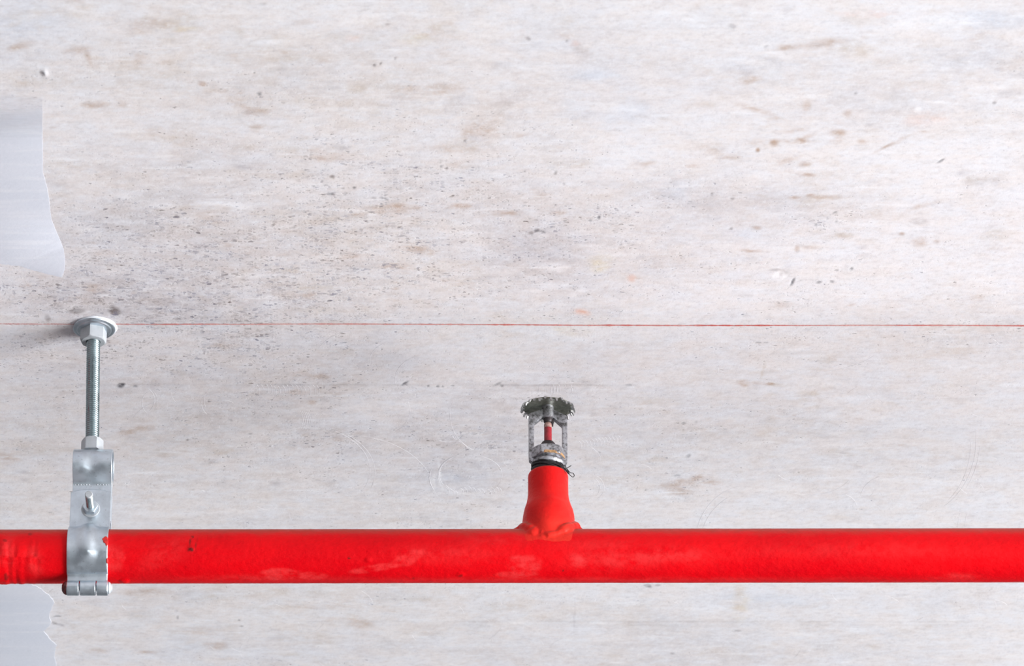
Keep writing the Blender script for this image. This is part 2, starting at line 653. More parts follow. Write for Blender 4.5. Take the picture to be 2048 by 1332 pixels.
# broad tones of the worn skin
lay(0.10 + 0.13 * smooth(cloud, -0.2, 0.9), BEIGE)
lay(0.05 + 0.20 * smooth(cloud2, -0.1, 0.9), GREY)
lay(0.16 * smooth(blot2, 0.1, 0.9) + 0.16 * smooth(streak, 0.2, 1.1), BEIGE)
for a in [(420, 130, 330, 90, 0.20), (620, 200, 260, 50, 0.20), (900, 130, 260, 60, 0.14), (700, 420, 420, 60, 0.16),
          (960, 250, 90, 60, 0.16), (820, 560, 300, 60, 0.18), (300, 420, 260, 120, 0.20), (640, 520, 260, 90, 0.14),
          (500, 980, 420, 70, 0.16), (200, 1050, 200, 60, 0.10), (620, 1200, 420, 40, 0.24), (620, 1260, 300, 30, 0.20),
          (1560, 300, 200, 60, 0.12), (1860, 640, 120, 60, 0.12), (1680, 120, 120, 30, 0.10), (300, 860, 260, 70, 0.18),
          (620, 760, 200, 40, 0.12), (1500, 740, 260, 60, 0.07)]:
    sl, w = window(*a[:4])
    lay(w * a[4] * (1 + 0.65 * blot[sl]), BEIGE, sl)
for a in [(330, 520, 320, 110, 0.30), (420, 640, 320, 60, 0.28), (180, 600, 160, 60, 0.22), (850, 390, 220, 50, 0.16),
          (1070, 490, 90, 60, 0.46), (1120, 560, 120, 50, 0.18), (1440, 410, 130, 40, 0.26), (1640, 400, 120, 40, 0.14),
          (380, 330, 200, 60, 0.12), (640, 880, 420, 120, 0.22), (940, 900, 160, 90, 0.26), (280, 760, 260, 60, 0.18),
          (1250, 560, 160, 60, 0.12), (1300, 850, 300, 90, 0.12), (800, 1300, 700, 40, 0.16), (1500, 1260, 500, 60, 0.10),
          (1620, 900, 320, 110, 0.06), (110, 560, 90, 26, 0.20), (1250, 120, 220, 90, 0.10), (1780, 230, 120, 30, 0.16),
          (1150, 90, 120, 60, 0.12), (1560, 60, 160, 60, 0.05), (1960, 110, 100, 40, 0.16)]:
    sl, w = window(*a[:4])
    lay(w * a[4] * (1 + 0.65 * blot2[sl]), GREY, sl)
for a in [(1440, 620, 260, 60, 0.35), (1800, 560, 240, 70, 0.3), (1250, 300, 160, 50, 0.3), (1640, 310, 260, 50, 0.2),
          (1450, 60, 300, 60, 0.30), (1850, 330, 200, 60, 0.35), (1700, 500, 200, 30, 0.2), (940, 30, 200, 40, 0.3)]:
    sl, w = window(*a[:4])
    lay(w * a[4], LIGHT, sl)
for a in [(1200, 150, 60, 10, 0.45), (1235, 222, 80, 22, 0.30), (1530, 128, 60, 16, 0.25), (1350, 378, 28, 14, 0.45),
          (1990, 40, 70, 18, 0.45), (1495, 470, 34, 14, 0.22), (1100, 80, 50, 16, 0.2), (900, 960, 90, 30, 0.25),
          (1930, 110, 80, 20, 0.25), (480, 170, 60, 10, 0.16), (400, 1300, 200, 30, 0.20), (380, 1190, 60, 12, 0.2),
          (40, 60, 90, 60, 0.30), (720, 720, 90, 20, 0.14), (1560, 1200, 200, 26, 0.22), (200, 470, 90, 50, 0.2)]:
    sl, w = window(*a[:4])
    lay(w * a[4] * (1 + 0.65 * blot[sl]), BLUE, sl)
lay(smooth(-streak, 0.25, 1.0) * 0.45, LIGHT)
lay(smooth(fine + 0.5 * blot, 0.3, 1.3) * 0.30, BEIGE)
lay(smooth(-fine + 0.5 * blot2, 0.4, 1.3) * 0.22, GREY)


def stain_or_shade(px, py, rx, ry, colour, s, tilt=0.0, edge=0.55, dent=0.0, rough=1.0):
    u, v = ceil_uv(px, py)
    R = max(rx, ry) * 2.2 + 14
    i0, i1 = np.searchsorted(V, [v - R, v + R])
    j0, j1 = np.searchsorted(U, [u - R, u + R])
    if i1 <= i0 or j1 <= j0:
        return
    sl = (slice(i0, i1), slice(j0, j1))
    k = min(1.0, max(rx, ry) / 16.0) * rough
    du = UU[sl] - u + wu[sl] * k
    dv = VV[sl] - v + wv[sl] * k
    c, sn = math.cos(tilt), math.sin(tilt)
    a, b = (du * c + dv * sn) / rx, (-du * sn + dv * c) / ry
    d = np.sqrt(a * a + b * b)
    m = 1 - smooth(d, 1 - edge, 1 + edge * 0.8)
    if rx > 9:
        m = m * np.clip(0.70 + 0.75 * blot[sl] + 0.35 * streak[sl] + 0.75 * fine[sl], 0.05, 1.4)
    m = np.clip(m * s, 0, 1)
    tint[sl] = tint[sl] * (1 - m[..., None]) + colour * m[..., None]
    if dent:
        height[sl] += (1 - smooth(d, 0.2, 1.2)) * dent


ST = []
# brown and beige marks: x, y, half width, half height, strength, tilt
for t in [(160, 104, 26, 8, .42), (178, 118, 5, 14, .5, .5), (405, 167, 7, 5, .85), (280, 118, 12, 15, .4), (200, 208, 28, 8, .45),
          (243, 203, 12, 8, .4), (470, 192, 54, 12, .40), (512, 222, 24, 7, .55), (655, 128, 22, 8, .38), (565, 102, 13, 3, .5),
          (700, 180, 34, 10, .28), (540, 100, 60, 20, .22), (470, 68, 16, 12, .3), (350, 60, 60, 30, .22), (700, 78, 60, 8, .3),
          (890, 55, 24, 12, .30), (880, 102, 50, 6, .38), (860, 178, 60, 8, .34), (930, 20, 50, 10, .22), (330, 270, 60, 20, .25),
          (300, 140, 80, 14, .25), (560, 205, 80, 10, .25), (110, 228, 26, 5, .35), (100, 330, 40, 10, .2), (620, 115, 50, 8, .2),
          (870, 413, 110, 5, .55), (785, 428, 40, 12, .50), (905, 412, 50, 5, .5), (800, 455, 60, 12, .26), (1003, 428, 14, 9, .5),
          (960, 258, 34, 22, .42), (1000, 235, 22, 5, .45), (885, 300, 60, 6, .45), (660, 315, 46, 8, .35), (940, 300, 50, 12, .2),
          (785, 536, 36, 9, .42), (784, 603, 12, 4, .6), (700, 512, 40, 10, .38), (836, 500, 30, 10, .36), (625, 575, 36, 8, .3),
          (720, 480, 60, 14, .25), (590, 541, 30, 6, .3), (650, 622, 80, 8, .28), (790, 576, 8, 3, .45), (690, 440, 60, 14, .2),
          (520, 295, 70, 10, .2), (690, 205, 16, 8, .3), (745, 228, 14, 7, .3), (855, 225, 20, 5, .25), (600, 350, 80, 10, .18),
          (1595, 262, 22, 4, .6), (1612, 275, 22, 5, .75, .3), (1549, 286, 9, 6, .8), (1580, 283, 40, 3, .6), (1672, 268, 18, 7, .6),
          (1672, 283, 14, 6, .65), (1515, 300, 4, 4, 1.0, .5), (1598, 348, 26, 4, .8, -.12), (1575, 320, 20, 6, .55, .3),
          (1520, 224, 42, 6, .45, -.35), (1500, 217, 14, 4, .4), (1608, 213, 9, 12, .40), (1780, 291, 36, 3, .6, .42), (1795, 286, 18, 4, .5, .4),
          (1698, 228, 8, 6, .4), (1724, 286, 10, 4, .4), (1645, 84, 80, 5, .42, .12), (1600, 94, 50, 4, .42), (1705, 98, 34, 14, .32),
          (1838, 483, 12, 8, .75), (1803, 468, 6, 3, .65), (1873, 482, 6, 4, .4), (1852, 408, 32, 4, .42, .2), (1589, 397, 14, 4, .7),
          (1622, 391, 8, 3, .7), (1655, 398, 30, 4, .5), (1640, 408, 50, 12, .25), (1512, 455, 9, 3, .6), (1500, 502, 18, 3, .7),
          (1593, 497, 5, 6, .5), (1620, 494, 18, 3, .4), (1450, 318, 20, 4, .5), (1270, 329, 30, 5, .48, .1), (1386, 329, 12, 3, .4),
          (1056, 272, 20, 5, .5), (1030, 426, 14, 6, .55), (1210, 395, 30, 6, .2), (1990, 470, 30, 10, .30), (1960, 365, 24, 8, .2),
          (1990, 577, 18, 4, .4), (1900, 560, 60, 10, .2), (1670, 720, 60, 10, .15), (1130, 330, 60, 12, .22), (1290, 258, 30, 5, .15),
          (1690, 470, 20, 5, .3), (1720, 40, 40, 6, .2), (1420, 210, 30, 6, .2), (1480, 30, 60, 14, .14), (1125, 40, 60, 20, .14),
          (1489, 765, 13, 6, .95), (1518, 764, 12, 4, .5), (1540, 766, 14, 3, .8), (1560, 768, 20, 4, .25), (1526, 740, 3, 14, .3),
          (1345, 968, 24, 8, .62), (1378, 962, 24, 12, .62), (1398, 956, 12, 7, .6), (1365, 982, 26, 8, .5), (1420, 968, 24, 3, .4),
          (1270, 918, 64, 9, .32), (1478, 1196, 12, 36, .34), (1465, 1232, 12, 8, .3), (1615, 788, 22, 5, .3), (1300, 800, 60, 9, .18),
          (1700, 905, 60, 10, .16), (1560, 870, 80, 10, .14), (1900, 700, 60, 14, .15), (1510, 1290, 40, 10, .14),
          (20, 918, 24, 3, .6), (250, 867, 18, 8, .5), (285, 878, 10, 5, .3), (360, 870, 24, 6, .25), (110, 900, 60, 10, .22),
          (595, 783, 18, 4, .55), (625, 804, 9, 5, .55), (600, 747, 24, 7, .5), (650, 700, 60, 9, .22), (440, 905, 34, 8, .3),
          (330, 905, 30, 8, .25), (720, 1249, 22, 8, .6), (690, 1240, 50, 6, .42), (430, 1290, 24, 8, .55), (285, 1304, 34, 4, .5),
          (300, 1185, 60, 8, .40), (420, 1195, 60, 10, .30), (560, 1186, 100, 8, .30), (620, 1214, 90, 6, .35), (250, 1230, 100, 5, .30),
          (460, 1318, 40, 3, .4), (540, 1215, 60, 6, .3), (860, 1200, 50, 6, .2), (1000, 1215, 60, 10, .2), (560, 1308, 40, 4, .3),
          (60, 30, 50, 8, .15), (1080, 1230, 80, 8, .16), (1760, 1180, 40, 10, .12), (150, 25, 30, 12, .25), (60, 160, 60, 12, .22)]:
    x, y, rx, ry, s = t[:5]
    ST.append(t)
    col = BROWN if s >= 0.33 else BEIGE
    stain_or_shade(x, y, rx, ry, col, min(1.0, s * 1.05 if s >= .33 else s * 1.7), -(t[5] if len(t) > 5 else 0), 0.75)
# small random stains, more of them in the upper left two thirds
rs = np.random.RandomState(5)
for _ in range(520):
    x, y = rs.uniform(0, 2048), rs.uniform(0, 1332)
    wgt = 1.0 if x < 1100 else 0.45
    if y > 640:
        wgt *= 0.55
    if rs.rand() > wgt:
        continue
    rx = rs.gamma(2.0, 6) + 3
    stain_or_shade(x, y, rx, rx * rs.uniform(0.16, 0.4), BROWN if rs.rand() < .55 else GREY, rs.uniform(.12, .42), rs.normal(0, .12), 0.8)
for _ in range(420):
    x, y = rs.uniform(0, 2048), rs.uniform(0, 1332)
    rx = rs.gamma(2.0, 12) + 6
    stain_or_shade(x, y, rx, rs.uniform(1.6, 5), LIGHT, rs.uniform(.2, .6), 0.0, 0.8, rough=.5)
# pale and coloured smears
for t in [(1160, 624, 16, 6, PINK, .8, -.3), (1262, 556, 8, 7, PINK, .5), (1150, 88, 10, 5, PINK, .5), (710, 80, 14, 6, PINK, .3),
          (1195, 535, 20, 12, YELLOW, .5), (1205, 520, 30, 12, YELLOW, .3), (1110, 535, 26, 8, LIGHT, .7), (1140, 660, 40, 8, YELLOW, .4),
          (1837, 220, 8, 4, LIGHT, .95), (1850, 240, 40, 12, PINK, .25), (1745, 27, 50, 6, PINK, .3), (1480, 1205, 16, 40, YELLOW, .35),
          (1560, 548, 16, 14, LIGHT, .8), (1470, 385, 24, 4, LIGHT, .6), (250, 775, 16, 4, LIGHT, .7), (1880, 205, 44, 3, LIGHT, .8, -.1),
          (1500, 120, 40, 4, LIGHT, .5), (905, 985, 60, 4, LIGHT, .5), (880, 950, 4, 30, LIGHT, .8, .15), (868, 965, 5, 16, LIGHT, .6),
          (91, 147, 4, 4, LIGHT, .9), (1980, 5, 20, 8, LIGHT, .6), (375, 60, 20, 4, YELLOW, .4), (830, 78, 30, 10, YELLOW, .4),
          (520, 780, 50, 3, LIGHT, .4), (1240, 665, 100, 4, LIGHT, .3), (330, 410, 30, 4, LIGHT, .6), (300, 312, 60, 3, LIGHT, .5),
          (120, 320, 50, 3, LIGHT, .6), (300, 945, 60, 3, LIGHT, .6), (270, 1010, 40, 2, LIGHT, .5)]:
    stain_or_shade(t[0], t[1], t[2], t[3], t[4], t[5], -(t[6] if len(t) > 6 else 0), 0.8)
# dark smudges, the washer's painted contact shadow, and open holes with real depth
for t in [(153, 622, 17, 6, DARK, 1.0, .1, .0), (228, 622, 13, 9, DARK, 1.0, -.3, .0), (140, 660, 22, 9, GREY, .8, 0, 0), (95, 636, 6, 7, DARK, .6, .6, .0),  # the grey mark left of the washer paints its contact shadow
          (240, 772, 8, 5, BLACK, 1.0, 0, .6), (246, 770, 5, 3, BLACK, 1.0, .4, .3), (271, 773, 5, 2, BLACK, .8, 0, .3), (1197, 435, 3.4, 3.4, BLACK, 1, 0, .5),
          (1180, 441, 2.6, 2, BLACK, .7, 0, .3), (1073, 461, 7, 3, BLACK, .75, 0, .4), (1085, 464, 6, 2, BLACK, .55, -.3, .3),
          (1062, 466, 6, 3, DARK, .6, 0, .2), (1585, 565, 2.6, 9, BLACK, .85, -.45, .5), (1552, 540, 14, 2.6, DARK, .6, 0, .2),
          (1637, 565, 6, 2, BLACK, .75, .1, .3), (1703, 538, 3.6, 2.6, BLACK, .85, .2, .3), (1663, 563, 5, 2, BLACK, .6, -.1, .3),
          (1673, 541, 4, 1.6, DARK, .6, 0, .2), (1881, 322, 8, 2.0, BLACK, .8, .5, .3), (1850, 328, 22, 1.6, DARK, .45, .2, .1),
          (1602, 583, 3, 1.6, DARK, .5, 0, .1), (517, 188, 5, 3, BLACK, .65, -.4, .3), (748, 131, 2.6, 2.6, DARK, .9, 0, .2),
          (761, 127, 3, 2, DARK, .7, .5, .1), (790, 117, 2.4, 2.4, DARK, .7, 0, .1), (660, 388, 9, 2.6, BLACK, .7, 0, .3),
          (708, 375, 3.6, 2.2, BLACK, .7, 0, .2), (664, 353, 5, 3, DARK, .7, 0, .2), (685, 377, 3, 2, DARK, .6, 0, .2),
          (620, 318, 4, 2, DARK, .8, -.4, .2), (770, 398, 7, 1.8, BLACK, .65, -.35, .2), (745, 396, 6, 2, DARK, .6, -.3, .2),
          (882, 333, 3.5, 2.2, BLACK, .6, 0, .2), (892, 337, 3, 2, DARK, .7, 0, .2), (930, 282, 3, 2, DARK, .7, .2, .1),
          (808, 767, 9, 2.4, BLACK, .75, .5, .3), (856, 772, 3, 1.8, BLACK, .7, 0, .2), (875, 773, 3.5, 2, BLACK, .75, 0, .2),
          (885, 773, 2.4, 1.8, BLACK, .7, 0, .2), (905, 771, 4, 1.6, BLACK, .6, 0, .2), (995, 768, 9, 2.6, BLACK, .5, .5, .2),
          (1003, 772, 4, 3, BLACK, .5, 0, .2), (1258, 769, 9, 2, BLACK, .5, 0, .2), (1367, 846, 4.5, 2.6, BLACK, .55, 0, .2),
          (1392, 843, 4, 2, DARK, .5, 0, .1), (1353, 951, 8, 2.4, BLACK, .5, .1, .2), (1376, 912, 6, 4, BLACK, .45, .5, .2),
          (1295, 1172, 9, 3.4, BLACK, .65, -.2, .3), (1316, 1170, 6, 2, DARK, .5, 0, .1), (115, 1233, 8, 2, BLACK, .7, 0, .2),
          (108, 1246, 10, 3, DARK, .6, -.3, .2), (122, 1250, 8, 3, GREY, .6, -.3, .1), (354, 1235, 3, 4, BLACK, .55, 0, .2),
          (352, 1222, 3, 3, GREY, .7, 0, .1), (478, 1240, 3, 2, BLACK, .55, 0, .2), (483, 1252, 4, 2, DARK, .7, 0, .1),
          (1474, 1262, 12, 2, DARK, .5, 0, .1), (1345, 1306, 5, 2.6, DARK, .45, 0, .1), (84, 147, 6, 4, DARK, .7, -.4, .3),
          (1516, 685, 6, 2, BLACK, .5, 0, .1), (1532, 685, 5, 1.6, DARK, .6, 0, .1), (1463, 53, 8, 5, DARK, .35, 0, .1),
          (1532, 93, 4, 2.4, DARK, .45, 0, .1), (1055, 77, 5, 3, DARK, .55, -.4, .2), (1133, 82, 2.6, 1.8, DARK, .6, 0, .1),
          (1110, 346, 3, 4, DARK, .7, -.7, .2), (1128, 368, 3, 2, DARK, .6, -.7, .1), (1424, 388, 3, 2, DARK, .8, 0, .1),
          (1465, 398, 4, 2.2, DARK, .8, 0, .1), (1462, 458, 4, 2, DARK, .6, 0, .1), (1632, 450, 4, 1.8, BLACK, .6, 0, .1),
          (1672, 443, 3, 2, BLACK, .6, 0, .1), (1670, 425, 5, 1.6, BLACK, .55, .3, .1), (1989, 206, 4, 2.6, DARK, .6, 0, .1),
          (1711, 187, 3, 2.4, DARK, .7, 0, .1), (725, 20, 12, 1.6, DARK, .4, .2, .1), (735, 11, 10, 1.6, DARK, .4, .2, .1),
          (524, 9, 8, 2, DARK, .35, 0, .1), (775, 49, 6, 1.6, DARK, .4, 0, .1), (160, 592, 7, 1.4, DARK, .55, .9, .1),
          (190, 655, 6, 6, GREY, .2, 0, 0), (460, 840, 5, 2, BLACK, .5, -.3, .2), (500, 868, 4, 1.6, BLACK, .5, 0, .1),
          (375, 880, 3, 2, DARK, .8, 0, .1), (1148, 1240, 2, 40, GREY, .22, 0, 0), (1430, 1000, 1.6, 50, GREY, .12, 0, 0)]:
    stain_or_shade(t[0], t[1], t[2], t[3], t[4], t[5], -t[6], 0.55, t[7] * MM, 0.5)

# pit density map
dens = 0.30 + 0.16 * blot2 + 0.10 * cloud
for a in [(330, 520, 330, 110, 0.50), (450, 620, 300, 60, 0.35), (180, 600, 200, 60, 0.40), (700, 350, 220, 40, 0.30),
          (820, 380, 180, 40, 0.25), (780, 460, 300, 50, 0.30), (150, 700, 250, 50, 0.38), (480, 690, 200, 40, 0.25), (1100, 460, 60, 30, 0.30),
          (1230, 440, 90, 30, 0.35), (1640, 440, 60, 30, 0.40), (1400, 400, 60, 20, 0.25), (500, 190, 120, 30, 0.15),
          (900, 880, 180, 60, 0.22), (640, 900, 260, 60, 0.20), (500, 750, 300, 50, 0.15), (1380, 860, 260, 60, 0.12),
          (1600, 570, 120, 20, 0.2), (1040, 300, 90, 60, .1), (1380, 960, 60, 20, .3), (1220, 570, 120, 30, .12),
          (680, 555, 260, 50, .3)]:
    sl, w = window(*a[:4])
    dens[sl] += w * a[4] * (1 + 0.5 * blot[sl])
for a in [(1750, 280, 400, 250, -0.16), (1250, 170, 500, 120, -0.20), (1700, 1000, 500, 300, -0.14), (1000, 1260, 1600, 50, -0.22),
          (400, 30, 800, 60, -0.22), (1700, 60, 500, 90, -0.2)]:
    sl, w = window(*a[:4])
    dens[sl] += w * a[4]
dens = np.clip(dens, 0, 1)

# board joints printed in the cement skin
for (ypx, x0, x1, s, w) in [(770, -400, 1420, 0.42, 1.5), (1243, 120, 2300, 0.20, 2.2), (1170 + 80, 560, 2300, 0.12, 3.5)]:
    v = ceil_uv(1024, ypx)[1]
    u0, u1 = ceil_uv(x0, ypx)[0], ceil_uv(x1, ypx)[0]
    line = np.exp(-((VV - v + wv * 0.10) / w) ** 2) * smooth(UU, u0, u0 + 60) * (1 - smooth(UU, u1 - 300, u1)) * np.clip(.5 + 1.1 * blot2, 0, 1)
    lay(line * s, DARK)
    height += line * s * 0.3 * MM
    side = np.exp(-((VV - v + 5) / 3.5) ** 2) * np.clip(blot, 0, 1)
    lay(side * s * 0.5, LIGHT)

# gentle relief of the skin
height += (0.10 * streak + 0.16 * blot + 0.5 * cloud) * MM * 0.5
# scar of the patch at the right with a lifted flake
uu, vv = ceil_uv(1562, 550)
height -= np.exp(-(((UU - uu) / 14) ** 2 + ((VV - vv) / 12) ** 2)) * 0.7 * MM * fine
uu, vv = ceil_uv(90, 146)
height -= np.exp(-(((UU - uu) / 5) ** 2 + ((VV - vv) / 5) ** 2)) * 0.6 * MM

XX, YY = np.meshgrid(XS, YS)
fade = smooth(XX, -0.6, -0.45) * (1 - smooth(XX, 0.45, 0.6))
CP = np.stack([XX, YY, height * fade], -1)
me = grid_mesh('ceiling', CP[::-1])            # reversed rows: faces look down
ca = me.attributes.new('tint', 'FLOAT_COLOR', 'POINT')
ca.data.foreach_set('color', np.concatenate([tint[::-1], np.ones(tint.shape[:2] + (1,))], -1).astype(np.float32).reshape(-1))
fa = me.attributes.new('pit_density', 'FLOAT', 'POINT')
fa.data.foreach_set('value', dens[::-1].astype(np.float32).reshape(-1))
ceiling = link('ceiling', me, M['concrete'], loc=(0, 0, ZC))
ceiling['kind'] = 'structure'
ceiling['label'] = 'worn whitewashed concrete ceiling with brown stains and small pits'

# unseen floor of the room, and a dark wall added to cut bounce light
def slab(name, lo, hi, mat, label):
    bm = bmesh.new()
    bmesh.ops.create_cube(bm, size=1.0, matrix=Matrix.Translation([(a + b) / 2 for a, b in zip(lo, hi)]) @
                          Matrix.Diagonal([b - a for a, b in zip(lo, hi)] + [1]))
    me = bpy.data.meshes.new(name)
    bm.to_mesh(me)
    bm.free()
    o = link(name, me, mat, smooth=False)
    o['kind'] = 'structure'
    o['label'] = label
    return o


slab('floor', (-1.4, -6.5, -0.1), (7, 4, 0.0), M['floor'], 'grey concrete floor far below the pipe')
slab('added_wall_left', (-1.5, -6, 0.0), (-1.4, 4, ZC), M['wall'], 'unseen dark wall added at the left to cut bounce light')  # added out of view, close in, to darken left-hand reflections


# ------------------------------------------------------------------ filler patches on the ceiling
def patch(name, outline, seed, label):
    """Thin skin of filler with a ragged, feathered edge; outline in picture points of the ceiling."""
    rs = np.random.RandomState(seed)
    pts = []
    k = len(outline)
    for i in range(k):
        a, b = outline[i], outline[(i + 1) % k]
        d = math.hypot(b[0] - a[0], b[1] - a[1])
        n = max(1, int(d / 4))
        for j in range(n):
            t = j / n
            rag = a[2] * (1 - t) + b[2] * t
            pts.append((a[0] + (b[0] - a[0]) * t, a[1] + (b[1] - a[1]) * t, rag))
    n = len(pts)
    nz = np.convolve(np.tile(rs.normal(0, 1, n), 3), np.ones(3) / 3, 'same')[n:2 * n] * 0.9 + \
        np.convolve(np.tile(rs.normal(0, 1, n), 3), np.ones(9) / 9, 'same')[n:2 * n] * 2.0
    cx = sum(p[0] for p in pts) / n
    cy = sum(p[1] for p in pts) / n
    ring = []
    for (x, y, rag), e in zip(pts, nz):
        dx, dy = x - cx, y - cy
        l = math.hypot(dx, dy) + 1e-6
        ring.append((x + dx / l * e * rag, y + dy / l * e * rag))
    P = np.zeros((3, n, 3))
    for i, (x, y) in enumerate(ring):
        X, Y = on_ceiling(x, y)
        P[0, i] = (X, Y, 0.0008)
        P[1, i] = (X, Y, -0.00012)
        dx, dy = x - cx, y - cy
        l = math.hypot(dx, dy) + 1e-6
        X, Y = on_ceiling(x - dx / l * 2.5, y - dy / l * 2.5)
        P[2, i] = (X, Y, -0.00018)
    me = grid_mesh(name, P, wrap_v=True)
    bm = bmesh.new()
    bm.from_mesh(me)
    bm.verts.ensure_lookup_table()
    f = bm.faces.new([bm.verts[2 * n + i] for i in range(n)])
    bmesh.ops.triangulate(bm, faces=[f])
    bmesh.ops.recalc_face_normals(bm, faces=bm.faces)
    for f in bm.faces:
        if f.normal.z > 0.2:
            f.normal_flip()
    bm.to_mesh(me)
    bm.free()
    return link(name, me, M['plaster'], ceiling, smooth=True, angle=50, label=label)


patch('plaster_patch', [(-60, 140, .2), (60, 150, 1.0), (84, 160, .4), (86, 345, .4), (94, 372, .7), (104, 440, 1), (128, 500, 1.2), (130, 530, 1.2),
                        (124, 554, 1.2), (92, 548, 1.4), (40, 532, 1.4), (0, 526, 1), (-60, 530, .2)], 3,
      'smooth pale blue filler patch at the upper left edge')
patch('plaster_patch', [(-60, 1120, .2), (30, 1150, 1), (70, 1170, 1.6), (96, 1190, 2.0), (108, 1206, 1.8), (100, 1226, 1.6), (102, 1246, 1.8),
                        (90, 1262, 2.0), (96, 1276, 1.4), (112, 1290, 1.4), (108, 1312, 1.4), (116, 1345, 1), (110, 1400, .2), (-60, 1400, .2)], 9,
      'smooth pale blue filler patch at the lower left edge')

# snapped red chalk line
n = 3600
xs = np.linspace(-2400, 4800, n)
ys = 647 + (xs / 2048) * 4.6 + np.convolve(np.random.RandomState(2).normal(0, 0.8, n), np.ones(40) / 40, 'same') + 0.5 * np.sin(xs / 170)
wd = 1.15 + 0.5 * np.convolve(np.random.RandomState(4).normal(0, 1, n), np.ones(5) / 5, 'same')
P = np.zeros((n, 2, 3))
for i in range(n):
    hw = max(0.7, wd[i])
    for j, s in enumerate((-1, 1)):
        X, Y = on_ceiling(xs[i], ys[i] + s * hw)
        P[i, j] = (X, Y, 0)
ix = np.clip(np.searchsorted(XS, P[..., 0]), 0, len(XS) - 1)
iy = np.clip(np.searchsorted(YS, P[..., 1]), 0, len(YS) - 1)
P[..., 2] = (height * fade)[iy, ix] - 0.00025
me = grid_mesh('chalk_line', P)
link('chalk_line', me, M['chalk'], ceiling, smooth=False, label='thin snapped red chalk line')


# trowel scratches: fine ridges standing off the skin
def ridge_mesh(strokes):
    verts, faces = [], []
    for pts, w in strokes:
        k = len(pts)
        b0 = len(verts)
        for i, (x, y) in enumerate(pts):
            x2, y2 = pts[min(i + 1, k - 1)]
            x1, y1 = pts[max(i - 1, 0)]
            dx, dy = x2 - x1, y2 - y1
            l = math.hypot(dx, dy) + 1e-6
            nx, ny = -dy / l, dx / l
            ww = 0.75 * w * math.sin(PI * (i + 0.4) / (k - 0.2)) * 0.9 + 0.1
            for s, h in ((-1, 0.00005), (0, -1), (1, 0.00005)):
                X, Y = on_ceiling(x + nx * ww * s, y + ny * ww * s)
                jx = min(max(int(np.searchsorted(XS, X)), 0), len(XS) - 1)
                jy = min(max(int(np.searchsorted(YS, Y)), 0), len(YS) - 1)
                z = height[jy, jx] + (0.00005 if s else -0.00005 - 0.00007 * ww)
                verts.append((X, Y, z))
        for i in range(k - 1):
            a = b0 + i * 3
            faces.append((a, a + 1, a + 4, a + 3))
            faces.append((a + 1, a + 2, a + 5, a + 4))
    me = bpy.data.meshes.new('trowel_marks')
    me.from_pydata(verts, [], faces)
    me.update()
    return me


def arc(cx, cy, rx, ry, a0, a1, w=0.6, n=14):
    return ([(cx + rx * math.cos(a0 + (a1 - a0) * i / n), cy + ry * math.sin(a0 + (a1 - a0) * i / n)) for i in range(n + 1)], w)


R = math.radians
tr = np.random.RandomState(21)
strokes = []
for i in range(15):
    strokes.append(arc(505 + i * 8.5 + tr.normal(0, 1), 781 + tr.normal(0, 1.5), 14, 14, R(-50), R(40), tr.uniform(.35, .7)))
for i in range(5):
    strokes.append(arc(580 + i * 4, 840 + i, 26, 30, R(-40), R(40), tr.uniform(.4, .7)))
strokes += [arc(300, 805, 16, 22, R(110), R(260), .8), arc(285, 800, 24, 26, R(-60), R(60), .8), arc(288, 802, 27, 28, R(-50), R(40), .5),
            arc(430, 800, 22, 26, R(150), R(215), .7), arc(425, 806, 22, 26, R(120), R(200), .6), arc(340, 860, 80, 60, R(190), R(280), .5)]
for i in range(13):
    strokes.append(arc(886 + i * 9 + tr.normal(0, 1), 984 + 3 * math.sin(i) + tr.normal(0, 1), 12, 9, R(-60), R(30), tr.uniform(.5, .9)))
strokes += [arc(944, 948, 66, 42, R(150), R(268), 1.5, 30), arc(946, 950, 70, 46, R(160), R(230), 1.4, 30), arc(940, 950, 64, 40, R(268), R(385), .7, 30),
            arc(944, 950, 60, 40, R(20), R(150), .6, 30), arc(935, 955, 76, 52, R(150), R(200), 1.6, 20), arc(990, 830, 90, 80, R(120), R(200), .5, 20)]
for i in range(11):
    a = tr.uniform(0, 2 * PI)
    l = tr.uniform(12, 34)
    strokes.append(([(915 + 4 * math.cos(a) + l * t * math.cos(a + .3 * t), 882 + 3 * math.sin(a) + l * .8 * t * math.sin(a + .3 * t)) for t in np.linspace(0, 1, 8)], .6))
for i in range(13):
    strokes.append(arc(1150 + i * 6.6, 890 - i * 0.9, 12, 11, R(-50), R(40), tr.uniform(.4, .8)))
for i in range(8):
    strokes.append(arc(1090 + i * 6, 778, 12 * (1 if i % 2 else -1), 16, R(-40), R(35), .5))
for i in range(3):
    strokes.append(arc(1168 + i * 3.4, 912 + i * 3, 26, 22, R(-60), R(30), .28))
